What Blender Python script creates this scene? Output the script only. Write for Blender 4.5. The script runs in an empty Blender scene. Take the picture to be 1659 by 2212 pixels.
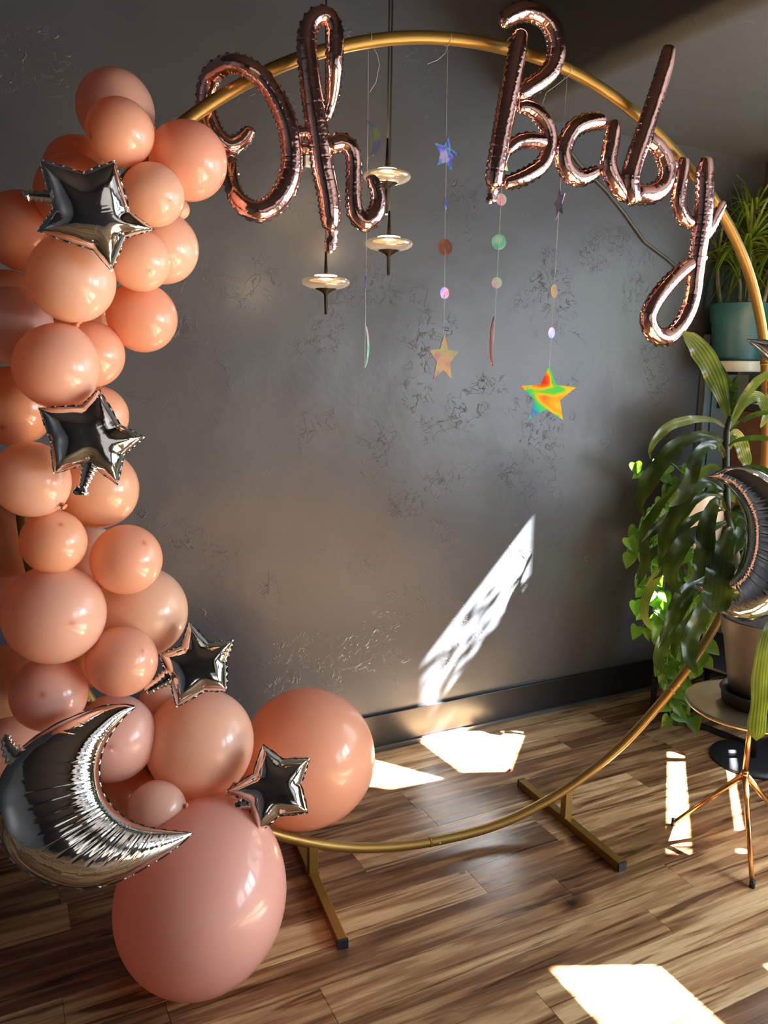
import bpy, bmesh, math, random
from mathutils import Vector, Matrix
R_=random.Random(7)
scene=bpy.context.scene
COL=scene.collection
# ---------------------------------------------------------------- camera
FPX=1706.9; H=1.32
CR=Vector((0.89484577,-0.44612752,0.01487579)); CD=Vector((-0.06821133,-0.16960116,-0.98314936)); CF=Vector((0.44113293,0.87875235,-0.18219783))
cam=bpy.data.cameras.new('camera'); camo=bpy.data.objects.new('camera',cam); COL.objects.link(camo)
cam.sensor_fit='HORIZONTAL'; cam.sensor_width=36; cam.lens=FPX/1659*36; cam.clip_start=0.02
camo.matrix_world=Matrix(((CR.x,-CD.x,-CF.x,0),(CR.y,-CD.y,-CF.y,0),(CR.z,-CD.z,-CF.z,H),(0,0,0,1)))
scene.camera=camo
# ---------------------------------------------------------------- light, exposure
scene.view_settings.view_transform='Standard'; scene.view_settings.look='None'
scene.view_settings.exposure=0.5; scene.view_settings.gamma=1; scene.view_settings.use_curve_mapping=False
SUN_DIR=Vector((-1,0.45,-1.09)).normalized()
SUN_E=150.0; SKY_E=1.6
w=bpy.data.worlds.new('world'); scene.world=w; w.use_nodes=True
w.node_tree.nodes['Background'].inputs[0].default_value=(0.62,0.78,1.0,1); w.node_tree.nodes['Background'].inputs[1].default_value=SKY_E
def lamp(name,typ,loc,energy,color=(1,1,1),**k):
    l=bpy.data.lights.new(name,typ); l.energy=energy; l.color=color
    for a,v in k.items(): setattr(l,a,v)
    o=bpy.data.objects.new(name,l); COL.objects.link(o); o.location=loc; return o
sun=lamp('sun','SUN',(4,-1,5),SUN_E,(1.0,0.98,0.95),angle=math.radians(0.55))
sun.rotation_euler=SUN_DIR.to_track_quat('-Z','Y').to_euler()
XW=2.83; YW=2.306
def area(name,loc,sx,sy,energy,color,direction):
    o=lamp(name,'AREA',loc,energy,color,shape='RECTANGLE',size=sx,size_y=sy)
    o.rotation_euler=Vector(direction).to_track_quat('-Z','Z').to_euler(); return o
area('daylight_window_far',(XW-0.03,1.15,1.35),1.1,1.1,17,(0.80,0.90,1.0),(-1,0,0))
area('daylight_window_near',(XW+0.1,-0.15,1.3),0.9,1.25,60,(0.85,0.93,1.0),(-1,0,0))
area('daylight_window_rear',(XW+0.1,-1.5,1.3),0.9,1.25,35,(0.9,0.95,1.0),(-1,0,0))
area('daylight_shopfront',(1.2,-3.4,1.4),2.6,1.3,26,(1.0,0.93,0.85),(0,1,0))

# ---------------------------------------------------------------- helpers
def ray(x,y): return CR*((x-829.5)/FPX)+CD*((y-1106)/FPX)+CF
def P(x,y,t): return Vector((0,0,H))+ray(x,y)*t
RC=Vector((1.0466,1.6620,1.0327)); E1=Vector((0.99532275,-0.09660551,0)); E2=Vector((-0.00330587,-0.03406029,0.99941431)); NN=Vector((-0.09654893,-0.9947398,-0.03422035))
def tring(x,y):
    r=ray(x,y); return (RC-Vector((0,0,H))).dot(NN)/r.dot(NN)
def PR(x,y,off=0.0):           # point near the hoop's plane, off metres nearer to the viewer
    return P(x,y,tring(x,y)-off)
def onplane(x,y,axis,val):
    r=ray(x,y); o=Vector((0,0,H)); t=(val-o[axis])/r[axis]; return o+r*t
def pxs(t): return t/FPX
def mesh(name,verts,faces,mat=None,parent=None,smooth=True,uvs=None):
    me=bpy.data.meshes.new(name); me.from_pydata([tuple(v) for v in verts],[],faces); me.update()
    if smooth:
        for p in me.polygons: p.use_smooth=True
    if uvs is not None:
        uv=me.uv_layers.new(name='UVMap')
        for l in me.loops: uv.data[l.index].uv=uvs[l.vertex_index]
    if mat: me.materials.append(mat)
    o=bpy.data.objects.new(name,me); COL.objects.link(o)
    if parent: o.parent=parent
    return o
def empty(name,loc=(0,0,0),rot=(0,0,0)):
    o=bpy.data.objects.new(name,None); COL.objects.link(o); o.location=loc; o.rotation_euler=rot; o.empty_display_size=0.05; return o
def tag(o,label=None,cat=None,group=None,kind=None):
    if label: o['label']=label
    if cat: o['category']=cat
    if group: o['group']=group
    if kind: o['kind']=kind
    return o
class MB:
    def __init__(s): s.v=[]; s.f=[]; s.uv=[]
    def add(s,v,f,uv=None):
        n=len(s.v); s.v+= [Vector(a) for a in v]; s.f+=[tuple(i+n for i in q) for q in f]
        s.uv+= uv if uv else [(0,0)]*len(v)
    def box(s,a,b):
        x0,y0,z0=a; x1,y1,z1=b
        v=[(x0,y0,z0),(x1,y0,z0),(x1,y1,z0),(x0,y1,z0),(x0,y0,z1),(x1,y0,z1),(x1,y1,z1),(x0,y1,z1)]
        s.add(v,[(3,2,1,0),(4,5,6,7),(0,1,5,4),(1,2,6,5),(2,3,7,6),(3,0,4,7)])
    def beam(s,p,q,w,h,up=(0,0,1)):
        p=Vector(p);q=Vector(q);d=(q-p).normalized();u=Vector(up); sd=d.cross(u)
        if sd.length<1e-4: sd=d.cross(Vector((1,0,0)))
        sd.normalize();u2=sd.cross(d)
        v=[]
        for c in (p,q):
            for a,b in ((-1,-1),(1,-1),(1,1),(-1,1)): v.append(c+sd*(a*w/2)+u2*(b*h/2))
        s.add(v,[(3,2,1,0),(4,5,6,7),(0,1,5,4),(1,2,6,5),(2,3,7,6),(3,0,4,7)])
    def tube(s,pts,rad,n=10,closed=False,caps=True):
        pts=[Vector(p) for p in pts]; N=len(pts); rs=rad if isinstance(rad,(list,tuple)) else [rad]*N
        v=[];f=[];prev=None
        for i,p in enumerate(pts):
            if closed: d=(pts[(i+1)%N]-pts[i-1])
            else: d=pts[min(i+1,N-1)]-pts[max(i-1,0)]
            d.normalize()
            if prev is None:
                a=Vector((0,0,1)) if abs(d.z)<0.9 else Vector((1,0,0)); nn=(a-d*a.dot(d)).normalized()
            else: nn=(prev-d*prev.dot(d)).normalized()
            prev=nn; b=d.cross(nn)
            for k in range(n):
                t=2*math.pi*k/n; v.append(p+(nn*math.cos(t)+b*math.sin(t))*rs[i])
        M=N if closed else N-1
        for i in range(M):
            for k in range(n):
                a=i*n+k;b_=i*n+(k+1)%n;c=((i+1)%N)*n+(k+1)%n;d_=((i+1)%N)*n+k; f.append((a,b_,c,d_))
        if caps and not closed: f.append(tuple(range(n-1,-1,-1))); f.append(tuple((N-1)*n+k for k in range(n)))
        s.add(v,f)
    def lathe(s,prof,c=(0,0,0),n=40,axis=None):
        c=Vector(c); v=[];f=[]
        ax=(Vector(axis).normalized() if axis else Vector((0,0,1)))
        a=Vector((1,0,0)) if abs(ax.x)<0.9 else Vector((0,1,0)); u=(a-ax*a.dot(ax)).normalized(); w_=ax.cross(u)
        for r,z in prof:
            for k in range(n):
                t=2*math.pi*k/n; v.append(c+ax*z+(u*math.cos(t)+w_*math.sin(t))*r)
        for i in range(len(prof)-1):
            for k in range(n): f.append((i*n+k,i*n+(k+1)%n,(i+1)*n+(k+1)%n,(i+1)*n+k))
        s.add(v,f)
    def build(s,name,mat,parent=None,smooth=True,uv=False): return mesh(name,s.v,s.f,mat,parent,smooth,s.uv if uv else None)
def sharp(o,ang=35):
    o.data.update()
    bm=bmesh.new(); bm.from_mesh(o.data)
    for e in bm.edges:
        if len(e.link_faces)==2: e.smooth = e.calc_face_angle(0)<math.radians(ang)
    bm.to_mesh(o.data); bm.free(); return o
def bevel(o,wd,seg=2):
    m=o.modifiers.new('bevel','BEVEL'); m.width=wd; m.segments=seg; m.limit_method='ANGLE'; return o
def catmull(pts,step,keyidx=(0,1)):
    # pts: tuples, resample at roughly even spacing; step measured in the first two components
    out=[];n=len(pts)
    for i in range(n-1):
        p0=pts[max(i-1,0)];p1=pts[i];p2=pts[i+1];p3=pts[min(i+2,n-1)]
        L=math.hypot(p2[0]-p1[0],p2[1]-p1[1]); m=max(2,int(L/step))
        for k in range(m):
            t=k/m
            out.append(tuple(0.5*((2*p1[j])+(-p0[j]+p2[j])*t+(2*p0[j]-5*p1[j]+4*p2[j]-p3[j])*t*t+(-p0[j]+3*p1[j]-3*p2[j]+p3[j])*t**3) for j in range(len(p1))))
    out.append(tuple(pts[-1])); return out
# ---------------------------------------------------------------- materials
def new_mat(name):
    m=bpy.data.materials.new(name); m.use_nodes=True; nt=m.node_tree; b=nt.nodes['Principled BSDF']; return m,nt,b
def simple(name,col,rough=0.5,metal=0.0,**k):
    m,nt,b=new_mat(name); b.inputs['Base Color'].default_value=(*col,1); b.inputs['Roughness'].default_value=rough; b.inputs['Metallic'].default_value=metal
    for a,v in k.items(): b.inputs[a.replace('_',' ')].default_value=v
    return m
def N(nt,t,**k):
    n=nt.nodes.new(t)
    for a,v in k.items():
        if a.startswith('i_'): n.inputs[a[2:].replace('_',' ')].default_value=v
        else: setattr(n,a,v)
    return n
def ramp(nt,stops,interp='LINEAR'):
    r=nt.nodes.new('ShaderNodeValToRGB'); r.color_ramp.interpolation=interp
    e=r.color_ramp.elements
    while len(e)<len(stops): e.new(0.5)
    for i,(p,c) in enumerate(stops): e[i].position=p; e[i].color=(*c,1) if len(c)==3 else c
    return r
def noisy(name,c1,c2,scale,rough=0.5,metal=0,bump=0.0,bscale=None,coat=0.0):
    m,nt,b=new_mat(name); tc=N(nt,'ShaderNodeTexCoord'); nz=N(nt,'ShaderNodeTexNoise'); nz.inputs['Scale'].default_value=scale; nz.inputs['Detail'].default_value=5
    nt.links.new(tc.outputs['Object'],nz.inputs['Vector']); r=ramp(nt,[(0.3,c1),(0.7,c2)]); nt.links.new(nz.outputs[0],r.inputs[0]); nt.links.new(r.outputs[0],b.inputs['Base Color'])
    b.inputs['Roughness'].default_value=rough; b.inputs['Metallic'].default_value=metal; b.inputs['Coat Weight'].default_value=coat
    if bump:
        n2=N(nt,'ShaderNodeTexNoise'); n2.inputs['Scale'].default_value=bscale or scale*4; n2.inputs['Detail'].default_value=6
        nt.links.new(tc.outputs['Object'],n2.inputs['Vector']); bp=N(nt,'ShaderNodeBump'); bp.inputs['Strength'].default_value=bump; bp.inputs['Distance'].default_value=0.01
        nt.links.new(n2.outputs[0],bp.inputs['Height']); nt.links.new(bp.outputs[0],b.inputs['Normal'])
    return m
def plaster(name,c1,c2,rough=0.45,strength=0.35):
    m,nt,b=new_mat(name); L=nt.links.new
    tc=N(nt,'ShaderNodeTexCoord')
    n0=N(nt,'ShaderNodeTexNoise'); n0.inputs['Scale'].default_value=2.2; n0.inputs['Detail'].default_value=4; L(tc.outputs['Object'],n0.inputs['Vector'])
    r=ramp(nt,[(0.3,c1),(0.7,c2)]); L(n0.outputs[0],r.inputs[0]); L(r.outputs[0],b.inputs['Base Color'])
    # trowel skips: ridged noise, shown only in scattered patches
    nA=N(nt,'ShaderNodeTexNoise'); nA.inputs['Scale'].default_value=15; nA.inputs['Detail'].default_value=3; nA.inputs['Distortion'].default_value=1.2; L(tc.outputs['Object'],nA.inputs['Vector'])
    ab=N(nt,'ShaderNodeMath',operation='SUBTRACT'); ab.inputs[1].default_value=0.5; L(nA.outputs[0],ab.inputs[0])
    a2=N(nt,'ShaderNodeMath',operation='ABSOLUTE'); L(ab.outputs[0],a2.inputs[0])
    rr=ramp(nt,[(0.0,(1,1,1)),(0.007,(0,0,0))]); L(a2.outputs[0],rr.inputs[0])
    nM=N(nt,'ShaderNodeTexNoise'); nM.inputs['Scale'].default_value=5.5; nM.inputs['Detail'].default_value=4; L(tc.outputs['Object'],nM.inputs['Vector'])
    mk=ramp(nt,[(0.52,(0,0,0)),(0.66,(1,1,1))]); L(nM.outputs[0],mk.inputs[0])
    ml=N(nt,'ShaderNodeMath',operation='MULTIPLY'); L(rr.outputs[0],ml.inputs[0]); L(mk.outputs[0],ml.inputs[1])
    nB=N(nt,'ShaderNodeTexNoise'); nB.inputs['Scale'].default_value=38; nB.inputs['Detail'].default_value=5; nB.inputs['Distortion'].default_value=0.8; L(tc.outputs['Object'],nB.inputs['Vector'])
    rb=ramp(nt,[(0.60,(0,0,0)),(0.66,(1,1,1))]); L(nB.outputs[0],rb.inputs[0])
    m2=N(nt,'ShaderNodeMath',operation='MULTIPLY'); L(rb.outputs[0],m2.inputs[0]); L(mk.outputs[0],m2.inputs[1])
    nC=N(nt,'ShaderNodeTexNoise'); nC.inputs['Scale'].default_value=4; nC.inputs['Detail'].default_value=7; L(tc.outputs['Object'],nC.inputs['Vector'])
    s1=N(nt,'ShaderNodeMath',operation='MULTIPLY_ADD'); s1.inputs[1].default_value=0.5; L(m2.outputs[0],s1.inputs[0]); L(ml.outputs[0],s1.inputs[2])
    s2=N(nt,'ShaderNodeMath',operation='MULTIPLY_ADD'); s2.inputs[1].default_value=2.2; L(nC.outputs[0],s2.inputs[0]); L(s1.outputs[0],s2.inputs[2])
    bp=N(nt,'ShaderNodeBump'); bp.inputs['Strength'].default_value=strength; bp.inputs['Distance'].default_value=0.0065; L(s2.outputs[0],bp.inputs['Height']); L(bp.outputs[0],b.inputs['Normal'])
    b.inputs['Roughness'].default_value=rough; return m
M={}
M['wall']=plaster('charcoal_plaster',(0.058,0.065,0.074),(0.076,0.083,0.093),0.38,0.5)
M['soffit']=plaster('charcoal_soffit_plaster',(0.060,0.066,0.068),(0.075,0.082,0.084),0.5,0.35)
M['dark']=simple('black_paint',(0.012,0.012,0.013),0.6)
M['ceil']=simple('black_ceiling_paint',(0.010,0.009,0.009),0.85)
M['base']=simple('black_baseboard_paint',(0.018,0.018,0.019),0.28)
M['panel']=simple('grey_green_panel_paint',(0.13,0.17,0.18),0.45)
M['gold']=noisy('matt_gold_paint',(0.27,0.165,0.035),(0.31,0.19,0.042),6,0.36,0.6,coat=0.1)
M['copper']=simple('brushed_copper_metal',(0.62,0.33,0.14),0.28,1.0)
M['cap']=simple('black_plastic',(0.02,0.022,0.028),0.4)
M['blackmetal']=simple('black_metal',(0.022,0.023,0.026),0.38)
M['cord']=simple('black_textile_cord',(0.008,0.008,0.008),0.9)
M['bronze']=simple('dark_bronze_metal',(0.022,0.016,0.010),0.42,0.5)
M['string']=simple('clear_nylon_string',(0.55,0.53,0.50),0.4)
M['white']=simple('white_plastic',(0.75,0.75,0.74),0.4)
M['teal']=simple('teal_glaze',(0.018,0.105,0.13),0.42)
M['saucer']=simple('pale_saucer_plastic',(0.62,0.62,0.50),0.3)
M['whiteglaze']=simple('white_ceramic_glaze',(0.75,0.76,0.74),0.25)
M['greypot']=simple('taupe_pot_plastic',(0.042,0.035,0.031),0.5)
M['soil']=noisy('soil',(0.02,0.014,0.01),(0.06,0.04,0.028),60,0.95,0,0.6,80)
M['leather']=noisy('brown_leather',(0.085,0.036,0.022),(0.115,0.050,0.031),14,0.5,0,0.1,120)
M['stem']=noisy('woody_stem',(0.20,0.16,0.10),(0.32,0.26,0.17),40,0.8,0,0.3,90)
M['darkstem']=simple('dark_green_stem',(0.03,0.04,0.018),0.6)
M['red']=simple('red_scrap_paper',(0.6,0.06,0.03),0.5)
M['stain']=simple('dried_brown_spill',(0.10,0.045,0.025),0.4)
M['tabletop']=noisy('brass_disc',(0.42,0.35,0.22),(0.50,0.42,0.28),20,0.32,0.85)
def foil(name,col,rough=0.09,bumpscale=45,bumpstr=0.15):
    m,nt,b=new_mat(name); b.inputs['Base Color'].default_value=(*col,1); b.inputs['Metallic'].default_value=1; b.inputs['Roughness'].default_value=rough
    tc=N(nt,'ShaderNodeTexCoord'); nz=N(nt,'ShaderNodeTexNoise'); nz.inputs['Scale'].default_value=bumpscale; nz.inputs['Detail'].default_value=2
    nt.links.new(tc.outputs['Object'],nz.inputs['Vector']); bp=N(nt,'ShaderNodeBump'); bp.inputs['Strength'].default_value=bumpstr; bp.inputs['Distance'].default_value=0.004
    nt.links.new(nz.outputs[0],bp.inputs['Height']); nt.links.new(bp.outputs[0],b.inputs['Normal']); return m
M['rose']=foil('rose_gold_foil',(0.90,0.55,0.50),0.14,60,0.25)
M['silver']=foil('silver_foil',(0.88,0.88,0.87),0.07,30,0.10)
def latex():
    m,nt,b=new_mat('balloon_latex'); L=nt.links.new
    oi=N(nt,'ShaderNodeObjectInfo'); tc=N(nt,'ShaderNodeTexCoord'); sp=N(nt,'ShaderNodeSeparateXYZ'); L(tc.outputs['Object'],sp.inputs[0])
    tip=ramp(nt,[(0.0,(0,0,0)),(0.985,(0,0,0)),(0.9965,(0.22,)*3),(0.9993,(0.9,)*3)]); L(sp.outputs['Z'],tip.inputs[0])
    dk=N(nt,'ShaderNodeMix',data_type='RGBA',blend_type='MULTIPLY'); dk.inputs['B'].default_value=(0.70,0.36,0.28,1); L(tip.outputs[0],dk.inputs['Factor']); L(oi.outputs['Color'],dk.inputs['A'])
    L(dk.outputs['Result'],b.inputs['Base Color']); b.inputs['Roughness'].default_value=0.32; b.inputs['Coat Weight'].default_value=0.6; b.inputs['Coat Roughness'].default_value=0.06
    tr=N(nt,'ShaderNodeBsdfTranslucent'); sat=N(nt,'ShaderNodeMix',data_type='RGBA',blend_type='MULTIPLY'); sat.inputs['Factor'].default_value=1; sat.inputs['B'].default_value=(1.0,0.80,0.62,1); L(dk.outputs['Result'],sat.inputs['A']); L(sat.outputs['Result'],tr.inputs['Color'])
    mx=N(nt,'ShaderNodeMixShader'); mx.inputs[0].default_value=0.38; L(b.outputs[0],mx.inputs[1]); L(tr.outputs[0],mx.inputs[2]); L(mx.outputs[0],nt.nodes['Material Output'].inputs['Surface']); return m
M['latex']=latex()
M['knot']=simple('balloon_knot_latex',(0.72,0.27,0.14),0.45)
def leafmat(name,c1,c2,stripe=0.0,rough=0.35,trans=0.35):
    m,nt,b=new_mat(name); L=nt.links.new
    uv=N(nt,'ShaderNodeTexCoord'); sp=N(nt,'ShaderNodeSeparateXYZ'); L(uv.outputs['UV'],sp.inputs[0])
    nz=N(nt,'ShaderNodeTexNoise'); nz.inputs['Scale'].default_value=9; L(uv.outputs['Object'],nz.inputs['Vector'])
    mulu=N(nt,'ShaderNodeMath',operation='MULTIPLY'); mulu.inputs[1].default_value=38; L(sp.outputs['X'],mulu.inputs[0])
    sn=N(nt,'ShaderNodeMath',operation='SINE'); L(mulu.outputs[0],sn.inputs[0])
    ad=N(nt,'ShaderNodeMath',operation='MULTIPLY_ADD'); ad.inputs[1].default_value=stripe; L(sn.outputs[0],ad.inputs[0]); L(nz.outputs[0],ad.inputs[2])
    r=ramp(nt,[(0.32,c1),(0.72,c2)]); L(ad.outputs[0],r.inputs[0]); L(r.outputs[0],b.inputs['Base Color']); b.inputs['Roughness'].default_value=rough
    tr=N(nt,'ShaderNodeBsdfTranslucent'); br=N(nt,'ShaderNodeMix',data_type='RGBA',blend_type='MULTIPLY'); br.inputs['Factor'].default_value=1; br.inputs['B'].default_value=(1.6,1.7,0.5,1); L(r.outputs[0],br.inputs['A']); L(br.outputs['Result'],tr.inputs['Color'])
    mx=N(nt,'ShaderNodeMixShader'); mx.inputs[0].default_value=trans; L(b.outputs[0],mx.inputs[1]); L(tr.outputs[0],mx.inputs[2]); L(mx.outputs[0],nt.nodes['Material Output'].inputs['Surface'])
    return m
M['corn']=leafmat('broad_strap_leaf',(0.014,0.034,0.008),(0.075,0.12,0.028),0.04,0.30,0.22)
M['cornpale']=leafmat('pale_striped_strap_leaf',(0.07,0.11,0.025),(0.26,0.33,0.12),0.12,0.33,0.30)
M['pothos']=leafmat('heart_leaf',(0.06,0.16,0.02),(0.20,0.38,0.05),0.0,0.3,0.45)
M['marg']=leafmat('thin_dragon_leaf',(0.09,0.15,0.015),(0.32,0.40,0.06),0.0,0.35,0.45)
def holo(name,stops,scale,metal=0.75,rough=0.22):
    m,nt,b=new_mat(name); L=nt.links.new
    tc=N(nt,'ShaderNodeTexCoord'); nz=N(nt,'ShaderNodeTexNoise'); nz.inputs['Scale'].default_value=scale; nz.inputs['Detail'].default_value=1.5; nz.inputs['Distortion'].default_value=0.6; L(tc.outputs['Object'],nz.inputs['Vector'])
    lw=N(nt,'ShaderNodeLayerWeight'); lw.inputs['Blend'].default_value=0.5
    ad=N(nt,'ShaderNodeMath',operation='MULTIPLY_ADD'); ad.inputs[1].default_value=0.12; L(lw.outputs['Facing'],ad.inputs[0]); L(nz.outputs[0],ad.inputs[2])
    r=ramp(nt,stops); L(ad.outputs[0],r.inputs[0]); L(r.outputs[0],b.inputs['Base Color']); b.inputs['Metallic'].default_value=metal; b.inputs['Roughness'].default_value=rough; return m
RAIN=[(0.36,(0.75,0.05,0.02)),(0.43,(0.95,0.22,0.03)),(0.48,(0.9,0.75,0.05)),(0.53,(0.12,0.85,0.08)),(0.60,(0.05,0.75,0.45)),(0.66,(0.05,0.3,0.9)),(0.72,(0.9,0.15,0.05))]
M['holo_rainbow']=holo('holographic_rainbow_foil',RAIN,16,0.15,0.25)
M['holo_bronze']=holo('holographic_bronze_foil',[(0.35,(0.14,0.05,0.03)),(0.48,(0.27,0.12,0.05)),(0.56,(0.17,0.17,0.04)),(0.65,(0.20,0.07,0.07))],22,0.3,0.55)
M['holo_blue']=holo('holographic_blue_foil',[(0.36,(0.45,0.12,0.18)),(0.45,(0.05,0.03,0.45)),(0.52,(0.08,0.35,0.28)),(0.60,(0.06,0.06,0.60)),(0.68,(0.3,0.3,0.5))],30,0.45)
M['holo_green']=holo('holographic_green_foil',[(0.36,(0.45,0.75,0.80)),(0.47,(0.15,0.65,0.45)),(0.56,(0.45,0.75,0.60)),(0.66,(0.75,0.40,0.50))],24,0.45)
M['holo_pink']=holo('holographic_pink_foil',[(0.38,(0.50,0.10,0.16)),(0.50,(0.50,0.22,0.32)),(0.60,(0.18,0.18,0.5))],30,0.4)
M['holo_dim']=holo('holographic_dim_foil',[(0.38,(0.20,0.22,0.35)),(0.47,(0.16,0.45,0.20)),(0.54,(0.55,0.25,0.15)),(0.62,(0.25,0.3,0.35))],18,0.7)
M['holo_red']=holo('holographic_dark_red_foil',[(0.35,(0.10,0.03,0.03)),(0.55,(0.30,0.06,0.05)),(0.68,(0.5,0.1,0.05))],9,0.6)
def glow(name,col,strength):
    m,nt,b=new_mat(name); b.inputs['Base Color'].default_value=(*col,1); b.inputs['Emission Color'].default_value=(*col,1); b.inputs['Emission Strength'].default_value=strength; return m
M['led']=glow('warm_led',(1.0,0.72,0.38),9)
def amber():
    m,nt,b=new_mat('lit_amber_glass'); b.inputs['Base Color'].default_value=(1.0,0.86,0.62,1); b.inputs['Transmission Weight'].default_value=0.9; b.inputs['Roughness'].default_value=0.12; b.inputs['IOR'].default_value=1.45
    b.inputs['Emission Color'].default_value=(1.0,0.66,0.34,1); b.inputs['Emission Strength'].default_value=0.16; return m
M['glass']=amber()
def floor_mat():
    m,nt,b=new_mat('streaked_acacia_planks'); L=nt.links.new
    tc=N(nt,'ShaderNodeTexCoord'); at=N(nt,'ShaderNodeAttribute'); at.attribute_name='plank'
    sep=N(nt,'ShaderNodeSeparateXYZ'); L(tc.outputs['UV'],sep.inputs[0])       # u along plank in m, v across 0..1
    # streak coordinates: stretched along x, shifted per plank
    ob=N(nt,'ShaderNodeSeparateXYZ'); L(tc.outputs['Object'],ob.inputs[0])
    def stretched(sx,sy,scale,detail,dist,zmul):
        mx=N(nt,'ShaderNodeMath',operation='MULTIPLY'); mx.inputs[1].default_value=sx; L(ob.outputs['X'],mx.inputs[0])
        my=N(nt,'ShaderNodeMath',operation='MULTIPLY'); my.inputs[1].default_value=sy; L(ob.outputs['Y'],my.inputs[0])
        mz=N(nt,'ShaderNodeMath',operation='MULTIPLY'); mz.inputs[1].default_value=zmul; L(at.outputs['Fac'],mz.inputs[0])
        cb=N(nt,'ShaderNodeCombineXYZ'); L(mx.outputs[0],cb.inputs[0]); L(my.outputs[0],cb.inputs[1]); L(mz.outputs[0],cb.inputs[2])
        n=N(nt,'ShaderNodeTexNoise'); n.inputs['Scale'].default_value=scale; n.inputs['Detail'].default_value=detail; n.inputs['Distortion'].default_value=dist; L(cb.outputs[0],n.inputs['Vector']); return n
    n1=stretched(1.0,13,2.4,8,0.8,60)     # broad colour bands
    n2=stretched(0.75,15,3.0,7,1.3,90)     # dark streaks
    n3=stretched(2.5,60,8.0,4,0.3,30)     # fine grain
    base=ramp(nt,[(0.28,(0.15,0.070,0.032)),(0.43,(0.29,0.150,0.070)),(0.55,(0.48,0.285,0.135)),(0.72,(0.76,0.53,0.28))])
    sh=N(nt,'ShaderNodeMath',operation='MULTIPLY_ADD'); sh.inputs[1].default_value=0.30; L(at.outputs['Fac'],sh.inputs[0])
    sb=N(nt,'ShaderNodeMath',operation='SUBTRACT'); sb.inputs[1].default_value=0.14; L(n1.outputs[0],sb.inputs[0]); L(sb.outputs[0],sh.inputs[2]); L(sh.outputs[0],base.inputs[0])
    st=ramp(nt,[(0.345,(0.20,0.12,0.08)),(0.375,(0.55,0.45,0.38)),(0.43,(1,1,1))]); L(n2.outputs[0],st.inputs[0])
    mu=N(nt,'ShaderNodeMix',data_type='RGBA',blend_type='MULTIPLY'); mu.inputs['Factor'].default_value=0.85; L(base.outputs[0],mu.inputs['A']); L(st.outputs[0],mu.inputs['B'])
    gr=ramp(nt,[(0.3,(0.78,0.76,0.74)),(0.6,(1.05,1.05,1.05))]); L(n3.outputs[0],gr.inputs[0])
    mu2=N(nt,'ShaderNodeMix',data_type='RGBA',blend_type='MULTIPLY'); mu2.inputs['Factor'].default_value=1; L(mu.outputs['Result'],mu2.inputs['A']); L(gr.outputs[0],mu2.inputs['B'])
    # knots
    vo=N(nt,'ShaderNodeTexVoronoi'); vo.inputs['Scale'].default_value=1.0
    mp=N(nt,'ShaderNodeMapping'); mp.inputs['Scale'].default_value=(2.1,4.5,1); L(tc.outputs['Object'],mp.inputs[0])
    nd=N(nt,'ShaderNodeTexNoise'); nd.inputs['Scale'].default_value=14; L(tc.outputs['Object'],nd.inputs['Vector'])
    vm=N(nt,'ShaderNodeVectorMath',operation='MULTIPLY_ADD'); vm.inputs[1].default_value=(0.12,0.12,0); L(nd.outputs['Color'],vm.inputs[0]); L(mp.outputs[0],vm.inputs[2]); L(vm.outputs[0],vo.inputs['Vector'])
    kr=ramp(nt,[(0.03,(0.10,0.06,0.045)),(0.085,(0.55,0.42,0.36)),(0.16,(1,1,1))]); L(vo.outputs['Distance'],kr.inputs[0])
    mu3=N(nt,'ShaderNodeMix',data_type='RGBA',blend_type='MULTIPLY'); mu3.inputs['Factor'].default_value=1; L(mu2.outputs['Result'],mu3.inputs['A']); L(kr.outputs[0],mu3.inputs['B'])
    L(mu3.outputs['Result'],b.inputs['Base Color'])
    rg=ramp(nt,[(0.3,(0.20,)*3),(0.7,(0.34,)*3)]); L(n1.outputs[0],rg.inputs[0]); L(rg.outputs[0],b.inputs['Roughness'])
    bp=N(nt,'ShaderNodeBump'); bp.inputs['Strength'].default_value=0.15; bp.inputs['Distance'].default_value=0.002; L(n2.outputs[0],bp.inputs['Height']); L(bp.outputs[0],b.inputs['Normal'])
    return m
M['floor']=floor_mat()

# ---------------------------------------------------------------- setting
X0,Y0,ZC=-2.2,-3.3,2.75
# floor: real planks with a hairline bevel gap
v=[];f=[];uv=[];ids=[]
PW=0.1047;PL=1.0045;G=0.0008
offs={-1:0.379,1:0.250,2:0.058,3:0.368,4:0.817,5:0.095,6:0.08}
j=int((Y0-1.28)/PW)-1
while 1.28+j*PW<YW+0.1:
    y0=1.28+j*PW; y1=y0+PW; off=offs.get(j,R_.random()*PL)
    i=int((X0-off)/PL)-1
    while off+i*PL<XW+0.2:
        x0=off+i*PL; x1=x0+PL; r=R_.random(); n=len(v)
        for (a,b,z) in ((x0+G,y0+G,0),(x1-G,y0+G,0),(x1-G,y1-G,0),(x0+G,y1-G,0),(x0,y0,-0.0015),(x1,y0,-0.0015),(x1,y1,-0.0015),(x0,y1,-0.0015)):
            v.append((a,b,z)); uv.append((a,b))
        f+=[(n,n+1,n+2,n+3),(n+4,n+5,n+1,n),(n+5,n+6,n+2,n+1),(n+6,n+7,n+3,n+2),(n+7,n+4,n,n+3)]; ids+=[r]*5
        i+=1
    j+=1
fl=mesh('floor',v,f,M['floor'],None,False,uv); tag(fl,kind='structure')
at=fl.data.attributes.new('plank','FLOAT','FACE')
for k,x in enumerate(ids): at.data[k].value=x
def sbox(name,a,b,mat): m=MB(); m.box(a,b); o=m.build(name,M[mat],None,False); tag(o,kind='structure'); return o
sbox('wall_back',(X0-.1,YW,-.02),(XW+.3,YW+.15,ZC),'wall')
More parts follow.
